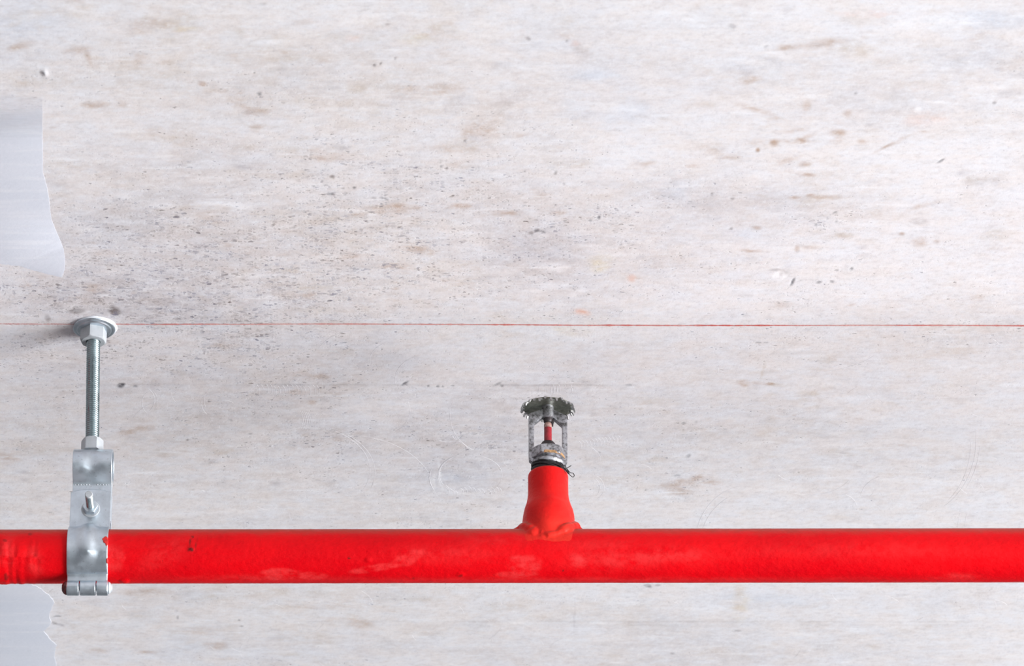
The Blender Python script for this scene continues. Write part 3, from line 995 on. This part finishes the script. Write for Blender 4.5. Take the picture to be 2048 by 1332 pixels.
strokes += [arc(1500, 1090, 110, 120, R(180), R(262), .7, 30), arc(1510, 1100, 112, 120, R(185), R(240), .6, 30),
            arc(1830, 880, 122, 150, R(-8), R(62), .6, 30), arc(1826, 884, 116, 146, R(0), R(52), .5, 30), arc(1838, 880, 122, 150, R(5), R(40), .4, 30),
            arc(1780, 1000, 60, 50, R(185), R(250), .7), arc(1180, 975, 28, 26, R(-60), R(60), .6), arc(1176, 975, 24, 22, R(-50), R(50), .5),
            arc(1620, 930, 90, 60, R(30), R(110), .5, 20), arc(690, 990, 180, 120, R(-80), R(-20), .5, 24), arc(760, 820, 60, 50, R(-20), R(60), .5, 20),
            arc(600, 940, 140, 90, R(-60), R(30), .45, 24), arc(600, 944, 150, 96, R(-50), R(20), .45, 24), arc(720, 720, 90, 60, R(200), R(280), .5, 20),
            arc(850, 760, 60, 50, R(170), R(260), .5, 20), arc(800, 720, 60, 40, R(170), R(240), .6, 20), arc(1560, 690, 200, 60, R(20), R(80), .4, 20),
            arc(1425, 740, 12, 10, R(-30), R(60), .9), arc(1936, 1060, 20, 60, R(150), R(215), .6), arc(1950, 1062, 20, 60, R(150), R(215), .5)]
for _ in range(90):
    x, y = tr.uniform(200, 2000), tr.choice([tr.uniform(690, 1050), tr.uniform(1175, 1330)])
    r = tr.uniform(14, 60)
    a0 = tr.uniform(0, 2 * PI)
    strokes.append(arc(x, y, r, r * tr.uniform(.5, .9), a0, a0 + tr.uniform(.3, 1.0), tr.uniform(.16, .3)))
o = link('trowel_marks', ridge_mesh(strokes), M['trowel'], ceiling, smooth=False)
o['kind'] = 'stuff'
o['label'] = 'fine curved trowel scratches'

# ------------------------------------------------------------------ red pipe
px0, zl0 = at_depth(0, 1113.3, Y0)
px1, zl1 = at_depth(2048, 1110.6, Y0)
SLOPE = (zl1 - zl0) / (px1 - px0)
RP = 0.0204


def pipe_z(x):
    return zl0 + (x - px0) * SLOPE


XS_SPR = at_depth(1096.7, 1111, Y0)[0]
pipe = empty('sprinkler_pipe', (XS_SPR, Y0, pipe_z(XS_SPR)),
             'long horizontal red painted steel pipe running below the concrete ceiling', 'pipe')

xa = np.concatenate([[-1.395, -1.1, -0.7], np.arange(-0.46, 0.46, 0.0011), [0.7, 1.2, 2.5, 4.5]])
na = 150
th = np.linspace(0, 2 * PI, na, endpoint=False)
XA, TH = np.meshgrid(xa, th, indexing='ij')
nx_ = xa * 2600
ny_ = th * 2.6 * 20.4
nx_ = np.clip(nx_, -1300, 1300)
nA = fbm(nx_, ny_, 1 / 40, 1 / 40, 3, 40).T
nB = fbm(nx_, ny_, 1 / 10, 1 / 14, 2, 41).T
nC = fbm(nx_, ny_, 1 / 5, 1 / 60, 2, 43).T        # wrinkles running round the pipe
# position on the front of the pipe as offset from its axis in picture units: +up
EL = math.radians(27.9)
PXC = XA * 2600 * (1.0 / (1 + 0.0165)) + 1024   # approximate picture column
OFF = 53.0 * np.sin(TH)                         # TH measured from the direction to the viewer, see below
FRONT = np.cos(TH) > 0
dr = (0.07 * nA + 0.035 * nB)
left = np.exp(-((PXC - 55) / 38) ** 2) * FRONT
dr = dr + left * (0.9 * nC + 0.3) * smooth(OFF, 40, 10)
left2 = np.exp(-((PXC - 108) / 14) ** 2) * np.exp(-((OFF + 2) / 30) ** 2) * FRONT
dr = dr + left2 * (0.9 * nB + 0.4 * nC)
worn = np.zeros(XA.shape)
chip = np.zeros(XA.shape)


def pmark(arr, x, y, rx, ry, s, tilt=0.0, hard=False):
    c, sn = math.cos(tilt), math.sin(tilt)
    dx, dy = PXC - x, OFF - (1112 - y)
    dx = dx + nA * min(8, rx * .3)
    dy = dy + nB * min(5, ry * .3)
    a, b = (dx * c + dy * sn) / rx, (-dx * sn + dy * c) / ry
    d = a * a + b * b
    arr += (s * (1 - smooth(np.sqrt(d), .7, 1.15)) if hard else s * np.exp(-d)) * FRONT


for t in [(1045, 1128, 34, 20, .8, 0, True), (1030, 1148, 40, 7, .6, 0, True), (585, 1146, 40, 11, .8, 0, True), (640, 1150, 30, 8, .6, 0, True),
          (760, 1136, 50, 7, .7, .15, True), (820, 1118, 40, 12, .5, .4, True), (1152, 1124, 14, 14, .9, 0, False), (1240, 1118, 90, 16, .6, .05, False),
          (1350, 1112, 60, 14, .45, 0, False), (360, 1105, 50, 22, .35, .6, False), (262, 1115, 26, 24, .5, -.9, True), (110, 1120, 12, 26, .7, .2, False),
          (60, 1105, 12, 30, .7, 0, False), (35, 1110, 14, 20, .6, 0, False), (240, 1090, 30, 14, .35, 0, False), (520, 1155, 120, 6, .5, 0, False),
          (900, 1108, 90, 16, .35, 0, False), (1680, 1100, 200, 14, .3, 0, False), (1160, 1158, 500, 4, .5, 0, False), (1880, 1154, 40, 6, .6, 0, False),
          (990, 1080, 60, 10, .35, 0, False), (1200, 1090, 80, 14, .3, 0, False)]:
    pmark(worn, *t)
for t in [(237, 1082, 5, 4, .6, -.6, True), (712, 1116, 3, 2, .9, 0, True), (410, 1099, 5, 4, .9, -.8, True), (412, 1074, 2, 3, .7, .7, True),
          (1122, 1141, 2, 2, .8, 0, True), (53, 1081, 5, 3, .5, -.4, True), (100, 1068, 4, 3, .5, 0, True), (925, 1150, 4, 3, .5, 0, True),
          (33, 1150, 4, 8, .5, 0, True), (55, 1150, 4, 8, .6, 0, True), (835, 1155, 3, 2, .5, 0, True)]:
    pmark(chip, *t)
for (xc, wv_) in ((407, .9), (419, .9)):        # scratched outline of a small tag
    chip += np.exp(-((PXC - xc - (OFF - 24) * .18 + nB * 1.5) / 1.3) ** 2) * smooth(OFF, 8, 12) * (1 - smooth(OFF, 34, 38)) * FRONT * wv_ * np.clip(.7 + nB, 0, 1)
pmark(dr, 237, 1082, 6, 4, .9, -.6, True)
pmark(dr, 280, 1159, 8, 4, .9, 0, True)
pmark(dr, 750, 1120, 6, 5, .6, 0, True)
pmark(dr, 925, 1148, 8, 5, .5, 0, True)
pmark(dr, 410, 1098, 5, 4, .5, 0, True)
RR = RP + dr * MM * 0.8
ang = TH - EL + 0.0                             # zero points from the axis to the viewer
YA = -RR * np.cos(TH - EL)
ZA = RR * np.sin(TH - EL)
# picture height of a point at TH is RR*sin(TH) seen from the elevation EL
P = np.stack([XA - XS_SPR, YA, ZA + (XA - XS_SPR) * SLOPE], -1)
me = grid_mesh('pipe', P, wrap_v=True)
for nm, arr in (('worn', worn), ('chip', chip)):
    at = me.attributes.new(nm, 'FLOAT', 'POINT')
    at.data.foreach_set('value', np.clip(arr, 0, 1).astype(np.float32).reshape(-1))
me = fix_normals(me)
tube_o = link('pipe_tube', me, M['red'], pipe)

# outlet socket welded on top; z in mm over the pipe axis
prof = [(0, 8), (19.6, 8), (20.2, 20), (20.0, 27), (20.0, 31), (19.7, 35.0), (18.8, 39.5), (17.3, 43.5), (16.1, 48), (15.5, 53), (15.4, 62), (15.45, 67),
        (15.5, 69.4), (14.9, 71.0), (13.6, 71.9), (12.4, 72.1), (12.2, 69.0), (0, 69.0)]


def wob(t, r, z):
    if r < 12:
        return r
    k = max(0.0, min(1.0, (60 - z) / 30))
    return r + k * (0.35 * math.sin(3 * t + 1) + 0.25 * math.sin(5 * t + z * .2) + 0.2 * math.sin(2 * t + z * .12))


sock = lathe('outlet_socket', prof, 96, wob)
bm = bmesh.new()
bm.from_mesh(sock)
# weld bead following the saddle joint
bead = []
rs = np.random.RandomState(8)
K = 72
lump = np.convolve(np.tile(rs.normal(0, 1, K), 3), np.ones(4) / 4, 'same')[K:2 * K]
lump2 = np.convolve(np.tile(rs.normal(0, 1, K), 3), np.ones(6) / 6, 'same')[K:2 * K]
for i in range(K + 1):
    t = 2 * PI * i / K
    x, y = 20.0 * math.cos(t), 18.7 * math.sin(t)
    z = math.sqrt(max(20.4 ** 2 - (y * .995) ** 2, 1.0))
    side = abs(math.cos(t))
    bead.append((x * (1 + .04 * lump[i % K] * (1 - side)), y * .985, z + 2.0 * side + lump2[i % K] * 1.5))
rad = [2.7 + 1.2 * lump[i % K] + 1.5 * abs(math.cos(2 * PI * i / K)) for i in range(K + 1)]
bmesh_tmp = tube('bead', bead, rad, 14, True)
bm.from_mesh(bmesh_tmp)
for bx_, by_, bz_, br in [(-11.5, -14.0, 10.5, 6.2), (-4.5, -15.0, 6.0, 5.2), (3, -15.2, 6.2, 5.0), (13.5, -11.5, 13.5, 6.6), (9, -14, 9, 5.0)]:
    bmesh.ops.create_icosphere(bm, subdivisions=3, radius=br * MM, matrix=Matrix.Translation((bx_ * MM, by_ * MM, bz_ * MM)))
for sx in (-1, 1):        # fillets running out along the pipe on both sides
    t = tube('fillet', [(sx * 15, 0, 19), (sx * 21, 0, 19.8), (sx * 26, 0, 17.5), (sx * 31, 0, 14)], [9, 6.2, 5.0, 4.5], 16)
    bm.from_mesh(t)
# thin sleeve of the pipe itself so that the weld blends into it
sl = lathe('sleeve', [(0, -31), (16, -31), (19.4, -25), (20.35, -17), (20.4, 0), (20.35, 17), (19.4, 25), (16, 31), (0, 31)], 72, None, 'X')
for v in sl.vertices:
    v.co.z += 0.7 * MM
bm.from_mesh(sl)
me = bpy.data.meshes.new('outlet_socket')
bm.to_mesh(me)
bm.free()
sock_o = link('outlet_socket', me, M['red_chalky'], pipe, label='flared red socket welded on top of the pipe')
sock_o.scale = (0.99, 1.0, 0.977)
rm = sock_o.modifiers.new('remesh', 'REMESH')
rm.mode = 'VOXEL'
rm.voxel_size = 0.00062
rm.use_smooth_shade = True
sm = sock_o.modifiers.new('smooth', 'SMOOTH')
sm.factor = 0.5
sm.iterations = 14

# ------------------------------------------------------------------ sprinkler head
ZS = pipe_z(XS_SPR)
head = empty('fire_sprinkler', (XS_SPR, Y0, ZS + 72.3 * MM),
             'upright sprinkler head with toothed round deflector and red glass bulb on the red socket', 'sprinkler')
head.scale = (0.987, 0.987, 0.977)


def hp(name, me, mat, label=None, angle=35, rz=None, parent=None, off=(0, 0, 0)):
    o = link(name, me, mat, parent or head, angle=angle, label=label)
    o.location = (off[0] * MM, off[1] * MM, off[2] * MM - (74 * MM if parent is None else 0))
    if rz is not None:
        o.rotation_euler[2] = rz
    return o


RZ = math.radians(8)
# threaded neck and collar
hp('neck', thread('neck', 12.2, 67, 80, 1.8, 0.9, nt=48), M['dark_metal'], 'blackened threaded neck')
hp('collar', lathe('collar', [(8, 77.5), (11.2, 77.5), (12.2, 78.3), (12.9, 79.6), (12.9, 80.6), (11.6, 82), (11.0, 83.2), (11.0, 85), (8, 85)], 72,
                   lambda t, r, z: r * (1 + 0.012 * math.sin(2 * t))), M['cast'])
# hexagonal flange
me = hex_nut('wrench_flange', 12.5, 8.6, 6.0, rot=0)
hp('wrench_flange', me, M['cast'], None, 30, RZ, off=(0, 0, 83.6))
# rust band round the lower rim of the flange
me = lathe('rust_stain', [(13.0, 84.0), (13.45, 84.2), (13.5, 85.4), (13.15, 86.3), (12.6, 86.2)], 90,
           lambda t, r, z: min(r, 12.5 / math.cos(((t - 0) % (PI / 3)) - PI / 6) + 0.18 + .12 * math.sin(9 * t)) if (r > 12.9 and math.pi * 1.36 < t < math.pi * 1.93 + .0) else min(r, 11.8))
hp('rust_stain', me, M['rust'], 'brown rust along the lower rim', 40, RZ)


# yoke: two arms with gussets meeting at the boss
def plate(name, poly, t, bev=0.55):
    bm = bmesh.new()
    vs = [bm.verts.new((x * MM, -t / 2 * MM, z * MM)) for x, z in poly]
    f = bm.faces.new(vs)
    r = bmesh.ops.extrude_face_region(bm, geom=[f])
    for v in [g for g in r['geom'] if isinstance(g, bmesh.types.BMVert)]:
        v.co.y += t * MM
    bmesh.ops.recalc_face_normals(bm, faces=bm.faces)
    bmesh.ops.bevel(bm, geom=list(bm.edges), offset=bev * MM, segments=2, affect='EDGES', profile=0.6)
    me = bpy.data.meshes.new(name)
    bm.to_mesh(me)
    bm.free()
    return me


for s in (-1, 1):
    poly = [(14.7, 82.0), (14.9, 86), (14.9, 122.0), (13.9, 123.8), (4.0, 128.4), (3.0, 128.4), (3.0, 121.2), (4.4, 120.6), (11.1, 114.2), (11.1, 90.5), (9.5, 88.0), (9.5, 80.5), (12.2, 80.0)]
    poly = [(s * x, z) for x, z in poly]
    hp('yoke_arm', plate('yoke_arm', poly, 4.6), M['cast'], None, 30, RZ)
hp('boss', lathe('boss', [(0, 120.4), (3.4, 120.4), (4.5, 121.2), (4.7, 124), (4.5, 128), (4.6, 131.0), (5.0, 132.2), (5.0, 132.6), (0, 132.6)], 40,
                 lambda t, r, z: r * (1 + .02 * math.sin(3 * t + z))), M['cast'], None, 40)
hp('compression_screw', lathe('compression_screw', [(0, 116.6), (2.0, 116.6), (3.0, 117.4), (3.5, 118.4), (3.5, 120.6), (0, 120.6)], 32), M['dark_metal'], 'dark screw above the bulb', 40)
hp('screw_tab', plate('screw_tab', [(2.6, 114.4), (4.1, 114.2), (4.6, 119.8), (2.6, 119.8)], 2.6, .4), M['dark_metal'], 'small dark tab beside the screw', 30)
hp('valve_seat', lathe('valve_seat', [(0, 91.5), (7.2, 91.5), (7.3, 93.6), (6.6, 94.6), (6.3, 96.4), (5.4, 98.3), (4.6, 99.4), (0, 99.6)], 40,
                       lambda t, r, z: r * (1 + .03 * math.sin(4 * t + z))), M['dark_metal'], 'dark domed cap under the bulb', 40)
bulb = hp('glass_bulb', lathe('glass_bulb', [(0, 98.8), (2.3, 98.8), (2.9, 100), (3.0, 103), (3.0, 112.0), (3.0, 112.4), (0, 112.4)], 36),
          M['bulb_red'], 'dusty red glass bulb', 50)
hp('bulb_tip', lathe('bulb_tip', [(0, 112.3), (3.02, 112.3), (3.1, 113.2), (3.1, 115.2), (2.7, 116.5), (1.8, 117.2), (0, 117.2)], 36),
   M['bulb_tip'], 'pale pink empty tip of the bulb', 50, parent=bulb)

# deflector: dished disc with turned-down teeth
dis = hp('deflector', lathe('deflector', [(0, 0.0), (4.5, 0.0), (9, -0.15), (14, -0.6), (18.6, -1.35), (19.2, -1.2), (19.2, -0.6), (14, 0.25), (9, 0.7), (4.5, 0.9), (0, 0.9)], 96),
         M['deflector'], 'tarnished round deflector plate with turned-down teeth', 40)
dis.location = (0, 0, (131.5 - 74) * MM)
dis.rotation_euler = (math.radians(4.0), math.radians(0.5), 0)
NT = 29
tooth_me = None
for k in range(NT):
    a = 2 * PI * k / NT + 0.06
    if tooth_me is None:
        # profile of one tooth in r-z, about 3 mm wide, narrowing towards its tip
        bm = bmesh.new()
        prof_o = [(18.0, -0.50, 1.5), (19.4, -0.62, 1.15), (20.4, -1.15, 1.0), (20.95, -2.1, 0.85), (21.3, -3.7, 0.6)]
        prof_i = [(18.0, -1.40, 1.5), (19.0, -1.55, 1.15), (19.65, -1.9, 1.0), (20.0, -2.5, 0.85), (20.5, -3.9, 0.6)]
        rows = []
        for (ro, zo, w), (ri, zi, w2) in zip(prof_o, prof_i):
            rows.append([bm.verts.new((r * MM, y * MM, z * MM)) for r, y, z in ((ro, -w, zo), (ro, w, zo), (ri, w, zi), (ri, -w, zi))])
        for i in range(len(rows) - 1):
            for j in range(4):
                bm.faces.new((rows[i][j], rows[i][(j + 1) % 4], rows[i + 1][(j + 1) % 4], rows[i + 1][j]))
        bm.faces.new(rows[0])
        bm.faces.new(rows[-1])
        bmesh.ops.recalc_face_normals(bm, faces=bm.faces)
        tooth_me = bpy.data.meshes.new('tooth')
        bm.to_mesh(tooth_me)
        bm.free()
        tooth_me.materials.append(M['zinc_dark'])
    o = bpy.data.objects.new('tooth', tooth_me)
    COL.objects.link(o)
    o.parent = dis
    o.rotation_euler = (0, math.radians(2.5 * math.sin(k * 2.3)), a)

# wound sealing cord with a loose loop
rs = np.random.RandomState(31)
cord = None
pts = []
for i in range(int(36 * 10.5)):
    t = i / 36 * 2 * PI
    q = i / (36 * 10.5)
    pts.append(((12.3 + .5 * math.sin(i * .7) * .5 + rs.uniform(-.25, .25)) * math.cos(t), (12.3 + rs.uniform(-.25, .25)) * math.sin(t),
                71.9 + 5.6 * (0.5 + 0.5 * math.sin(q * 12.2)) + rs.uniform(-.15, .15) - 2.0 * math.cos(t) + 0.5 * math.sin(t * 2 + q * 3)))
cord = hp('sealing_cord', tube('sealing_cord', pts, 0.62, 6), M['cord'], 'black cord wound round the neck with a loose loop', None)
lx = lambda px, py, y: ((px - 1096.7) / 2.6, y, (1111.5 - py) / 2.6 / math.cos(EL) + y * math.tan(EL) * 0.98)


def strand(points, r):
    pts = catmull([lx(*p) for p in points], 8)
    o = link('cord_end', tube('cord_end', [tuple(p) for p in pts], r, 6), M['cord'], cord)
    o.location = (0, 0, 0)
    return o


strand([(1112, 921, -12), (1124, 927, -11), (1133, 935, -9.5), (1140, 944, -9), (1146, 945.5, -9), (1148.5, 950, -9), (1146.5, 953.5, -9), (1142, 951, -9), (1137, 946, -9), (1130, 938, -10)], 0.30)
strand([(1118, 925, -12), (1128, 934, -10.5), (1136, 945, -9.5), (1139, 947, -9.5)], 0.55)
strand([(1129, 936, -10.5), (1134, 935, -9), (1139, 932.5, -8.5), (1142.5, 930, -8)], 0.33)
strand([(1108, 926, -13), (1120, 930, -12), (1131, 937, -10), (1138, 944.5, -9)], 0.5)
strand([(1126, 931, -11), (1131, 930, -10), (1132, 932, -10)], 0.35)

# ------------------------------------------------------------------ pipe hanger
XH = at_depth(173.8, 1113, Y0 - 0.02)[0]
ZH = pipe_z(XH)
hang = empty('pipe_hanger', (XH, Y0, ZH),
             'zinc plated split pipe clamp hanging from the ceiling on a threaded rod', 'hanger')


def gp(name, me, mat, label=None, angle=35, parent=None, loc=(0, 0, 0)):
    o = link(name, me, mat, parent or hang, angle=angle, label=label)
    o.location = (loc[0] * MM, loc[1] * MM, loc[2] * MM)
    return o


def resample(path, step):
    p = [np.array(q, float) for q in path]
    out = [p[0]]
    for a, b in zip(p[:-1], p[1:]):
        d = np.linalg.norm(b - a)
        k = max(1, int(round(d / step)))
        for j in range(1, k + 1):
            out.append(a + (b - a) * j / k)
    return np.array(out)


def strap(name, path, width, t, bulge=None, end=None, xoff=0.0, nxs=30):
    """Sheet-metal band: path (y, z) in mm, extruded along x; bulge(y, z, x) offsets along the outward normal."""
    p = resample(path, 1.0)
    p = np.concatenate([p[:-1], [p[-1] - (p[-1] - p[-2]) * .4, p[-1]]])
    for _ in range(2):
        p[1:-1] = (p[:-2] + 2 * p[1:-1] + p[2:]) / 4
    tg = np.gradient(p, axis=0)
    tg /= np.linalg.norm(tg, axis=1)[:, None]
    nrm = np.stack([-tg[:, 1], tg[:, 0]], -1)     # left of travel
    xsn = np.concatenate([[-width / 2], np.linspace(-width / 2 + .4, width / 2 - .4, nxs - 2), [width / 2]])
    rows = []
    n = len(p)
    for side in (1, -1):
        G = np.zeros((n, nxs, 3))
        for i in range(n):
            for j, x in enumerate(xsn):
                b = bulge(p[i][0], p[i][1], x) if bulge else 0.0
                hh = t / 2 * (0.45 if i == n - 1 else 1.0) * (0.6 if j in (0, nxs - 1) else 1.0)
                q = p[i] + nrm[i] * (side * hh + b)
                z = q[1]
                if end and i > n - 12:
                    z = z + end(x) * (i - (n - 12)) / 11
                G[i, j] = (x + xoff, q[0], z)
        rows.append(G)
    A, B = rows
    ringed = np.concatenate([A, B[:, ::-1]], 1)    # closed section
    me = grid_mesh(name, ringed * MM, wrap_v=True)
    bm = bmesh.new()
    bm.from_mesh(me)
    bm.verts.ensure_lookup_table()
    m2 = 2 * nxs
    for i in (0, n - 1):
        for j in range(nxs - 1):
            a, b, c, d = i * m2 + j, i * m2 + j + 1, i * m2 + m2 - 2 - j, i * m2 + m2 - 1 - j
            try:
                bm.faces.new([bm.verts[k] for k in (a, b, c, d)])
            except ValueError:
                pass
    bmesh.ops.recalc_face_normals(bm, faces=bm.faces)
    bm.to_mesh(me)
    bm.free()
    return me


T = 2.0
RM = 21.5


def low_bulge(y, z, x):
    k = math.exp(-abs((x + 0.5) / 5.6) ** 2.4)
    m = max(0.0, min(1.0, (24.5 - z) / 3.0)) * max(0.0, min(1.0, (z + 15) / 8.0)) ** 1.5
    return 2.6 * k * m


def arc_path(y0, z0, r, a0, a1, n=40):
    return [(y0 - r * math.cos(math.radians(a0 + (a1 - a0) * i / n)), z0 + r * math.sin(math.radians(a0 + (a1 - a0) * i / n))) for i in range(n + 1)]


# front half of the pipe clamp, from the hinge up to the bolted ear
front_path = arc_path(0, 0, RM, -66, 78) + [(-4.6, 22.6), (-4.2, 25), (-4.0, 28), (-4.0, 52.6)]
front = gp('front_clamp', strap('front_clamp', front_path, 30.6, T, lambda y, z, x: low_bulge(y, z, x),
                                lambda x: 2.6 * (1 - (x / 15.3) ** 2), nxs=40), M['zinc'], 'front half of the clamp with a raised rib')
back_path = [(y * -1, z) for y, z in arc_path(0, 0, RM, -75, 78) + [(-4.0, 22.6), (-3.6, 25), (-3.4, 28), (-3.4, 52.6)]]
gp('back_clamp', strap('back_clamp', back_path, 30.6, T, lambda y, z, x: -low_bulge(y, z, x),
                       lambda x: 2.6 * (1 - (x / 15.3) ** 2), xoff=0.4), M['zinc'])
# upper loop that carries the nut of the rod
ZL = 77.0
RL = 12.2


def dimple(y, z, x):
    if y > -5:
        return 0.0
    return -1.9 * math.exp(-((x + 0.4) / 4.4) ** 2 - ((z - ZL + 1.0) / 6.5) ** 2)


loop_path = [(-1.15, 29), (-1.15, 59.2), (-2.0, 62.1), (-5.0, 64.8)] + arc_path(0, ZL, RL, -52, 232, 60)[2:-2] + [(5.0, 64.8), (2.0, 62.1), (1.15, 59.2), (1.15, 29)]
loop = gp('upper_loop', strap('upper_loop', loop_path, 29.8, T, dimple, None, xoff=0.6), M['zinc'], 'upper bent loop of the clamp with a dimple')
# stamped row along the bend (illegible ticks)
bm = bmesh.new()
for k in range(13):
    x = -12.5 + k * 2.1
    if k in (6, 7):
        continue
    w = 1.3 if k % 3 else 0.8
    bmesh.ops.create_cube(bm, size=1, matrix=Matrix.Translation((x * MM, -2.35 * MM, 60.2 * MM)) @ Matrix.Diagonal((w * MM, 0.5 * MM, 1.1 * MM, 1)))
me = bpy.data.meshes.new('stamp_marks')
bm.to_mesh(me)
bm.free()
gp('stamp_marks', me, M['zinc_bright'], 'row of small stamped ticks', None, loop)

# hinge at the bottom
HY, HZ = -5.2, -29.4
segs = [(-15.3, -6.2, front), (-5.4, 6.4, None), (7.2, 15.6, front)]
for (a, b, par) in segs:
    me = lathe('hinge_knuckle', [(2.0, a), (5.3, a), (5.75, a + .45), (5.75, b - .45), (5.3, b), (2.0, b)], 36, None, 'X')
    gp('hinge_knuckle', me, M['zinc'], None, 35, par, (0, HY, HZ))
gp('hinge_tab', strap('hinge_tab', [(HY - 2.6, HZ + 4.5), (-8.6, -20.6), (-9.6, -19)], 30.2, T, nxs=12), M['zinc'])
gp('hinge_pin', lathe('hinge_pin', [(0, -18.9), (2.2, -18.6), (4.0, -17.4), (4.9, -15.9), (4.9, -15.3), (1.9, -15.3), (1.9, 15.7), (4.4, 15.7), (4.6, 16.6), (3.2, 17.8), (3.0, 18.6), (0, 18.9)], 28, None, 'X'),
   M['zinc_bright'], 'pin of the hinge with riveted ends', 40, None, (0, HY, HZ))
gp('rivet_head', lathe('rivet_head', [(0, -19.2), (2.4, -18.9), (4.2, -17.7), (5.2, -16.1), (5.2, -15.5), (0, -15.5)], 28, None, 'X'),
   M['dark_pin'], 'dark maroon painted rivet head', 40, None, (0, HY, HZ))
# spilled paint and rust on the clamp edges
bm = bmesh.new()
for (x, a, w, h) in [(13.6, 6, 2.0, 3.2), (14.6, 1, 1.2, 3.5), (12.2, 7.5, 1.1, 1.4), (13.2, 3.4, 1.5, 2), (15.1, -36, .7, 2.2)]:
    an = math.radians(a)
    r = RM + T / 2 + .05
    mt = Matrix.Translation((x * MM, -r * math.cos(an) * MM, r * math.sin(an) * MM)) @ Matrix.Rotation(-an, 4, 'X') @ Matrix.Diagonal((w * MM, .35 * MM, h * MM, 1))
    bmesh.ops.create_icosphere(bm, subdivisions=2, radius=1, matrix=mt)
me = bpy.data.meshes.new('paint_splash')
bm.to_mesh(me)
bm.free()
gp('paint_splash', me, M['splash'], 'red paint splashed on the edge', None, front)

# clamp bolt with nut and washer, pointing to the viewer
ZB = 37.8
XB = at_depth(181.0, 1022, Y0 - 0.006)[0]
xb = (XB - XH) / MM
bolt = gp('clamp_bolt', thread('clamp_bolt', 3.0, -6, 27.5, 1.0, 0.35, 'Y', 28, 6), M['zinc_rod'], 'threaded bolt pointing forwards', 30, None, (xb, 0, ZB))
gp('bolt_tip', lathe('bolt_tip', [(0, 0), (2.5, 0), (2.95, .5), (2.95, 1.6), (0, 1.6)], 28, None, 'Y'), M['zinc_bright'], None, 35, bolt, (0, -28.6, 0))
gp('bolt_washer', lathe('bolt_washer', [(3.0, -5.6), (6.6, -5.6), (7.1, -5.2), (7.1, -4.7), (6.8, -4.45), (3.0, -4.45)], 48, None, 'Y'), M['zinc_bright'], None, 35, None, (xb, 0, ZB))
gp('bolt_nut', hex_nut('bolt_nut', 5.1, 5.0, 2.9, axis='Y', rot=math.radians(0)), M['zinc'], None, 30, None, (xb, -5.6, ZB))
gp('bolt_head', hex_nut('bolt_head', 5.1, 4.0, 0.1, axis='Y'), M['zinc'], None, 30, None, (xb, 8.5, ZB))

# threaded rod between the loop and the ceiling
def local(px, py, y=0.0):
    X, Z = at_depth(px, py, Y0 + y)
    return Vector(((X - XH) / MM, y / MM, (Z - ZH) / MM))


top = local(186.9, 672)
bot = local(184.6, 878)
d = (top - bot).normalized()
zc_local = (ZC - ZH) / MM
zb = ZL + 2
L0 = (zb - bot.z) / d.z
L1 = (zc_local + 6 - bot.z) / d.z
rod_me = thread('threaded_rod', 5.25, 0, L1 - L0, 1.78, 0.85, nt=44, per=10)
rod = gp('threaded_rod', rod_me, M['zinc_rod'], 'threaded rod', 60, None, tuple(bot + d * L0))
rod.rotation_euler = d.to_track_quat('Z', 'Y').to_euler()
# nut standing on the loop, and its counterpart inside
ncen = bot + d * ((92.0 - bot.z) / d.z)
gp('rod_nut', hex_nut('rod_nut', 7.45, 10.2, 5.0, rot=math.radians(-3), chamfer=(False, True)), M['zinc_bright'], 'pale hexagonal nut on top of the loop', 30, None, (ncen.x, 0, 89.6))
gp('rod_nut', hex_nut('rod_nut', 7.45, 7, 5.0, rot=math.radians(20)), M['zinc_bright'], None, 30, None, (ncen.x, 0, 81.0))
# ceiling flange: pale offset ring, washer, nut
wx, wy = on_ceiling(188.3, 654.5)
wc = ((wx - XH) / MM, (wy - Y0) / MM, zc_local)
gp('pale_ring', lathe('pale_ring', [(10, 1.2), (16.4, 1.2), (16.7, -0.3), (16.1, -1.2), (10, -1.4)], 72,
                        lambda t, r, z: r * (1 + .012 * math.sin(3 * t + 1) + .006 * math.sin(7 * t))), M['ring_white'], 'pale ring behind the washer, offset to the right', None, None, (wc[0] + 1.0, wc[1] - .4, wc[2]))
gp('ceiling_washer', lathe('ceiling_washer', [(5, 1), (16.0, 1), (16.4, -1.2), (16.2, -1.9), (15.4, -2.3), (14.3, -2.4), (13.9, -2.1), (13.5, -2.3), (13.1, -3.1), (12.4, -3.3), (8, -3.3), (5, -3.3)], 96),
   M['zinc'], 'round steel washer against the ceiling', 50, None, wc)
gp('ceiling_nut', hex_nut('ceiling_nut', 9.1, 10.0, 5.6, rot=math.radians(19), chamfer=(True, False)), M['zinc_bright'], 'pale hexagonal nut under the washer', 28, None,
   (wc[0] - .3, wc[1], wc[2] - 13.2))
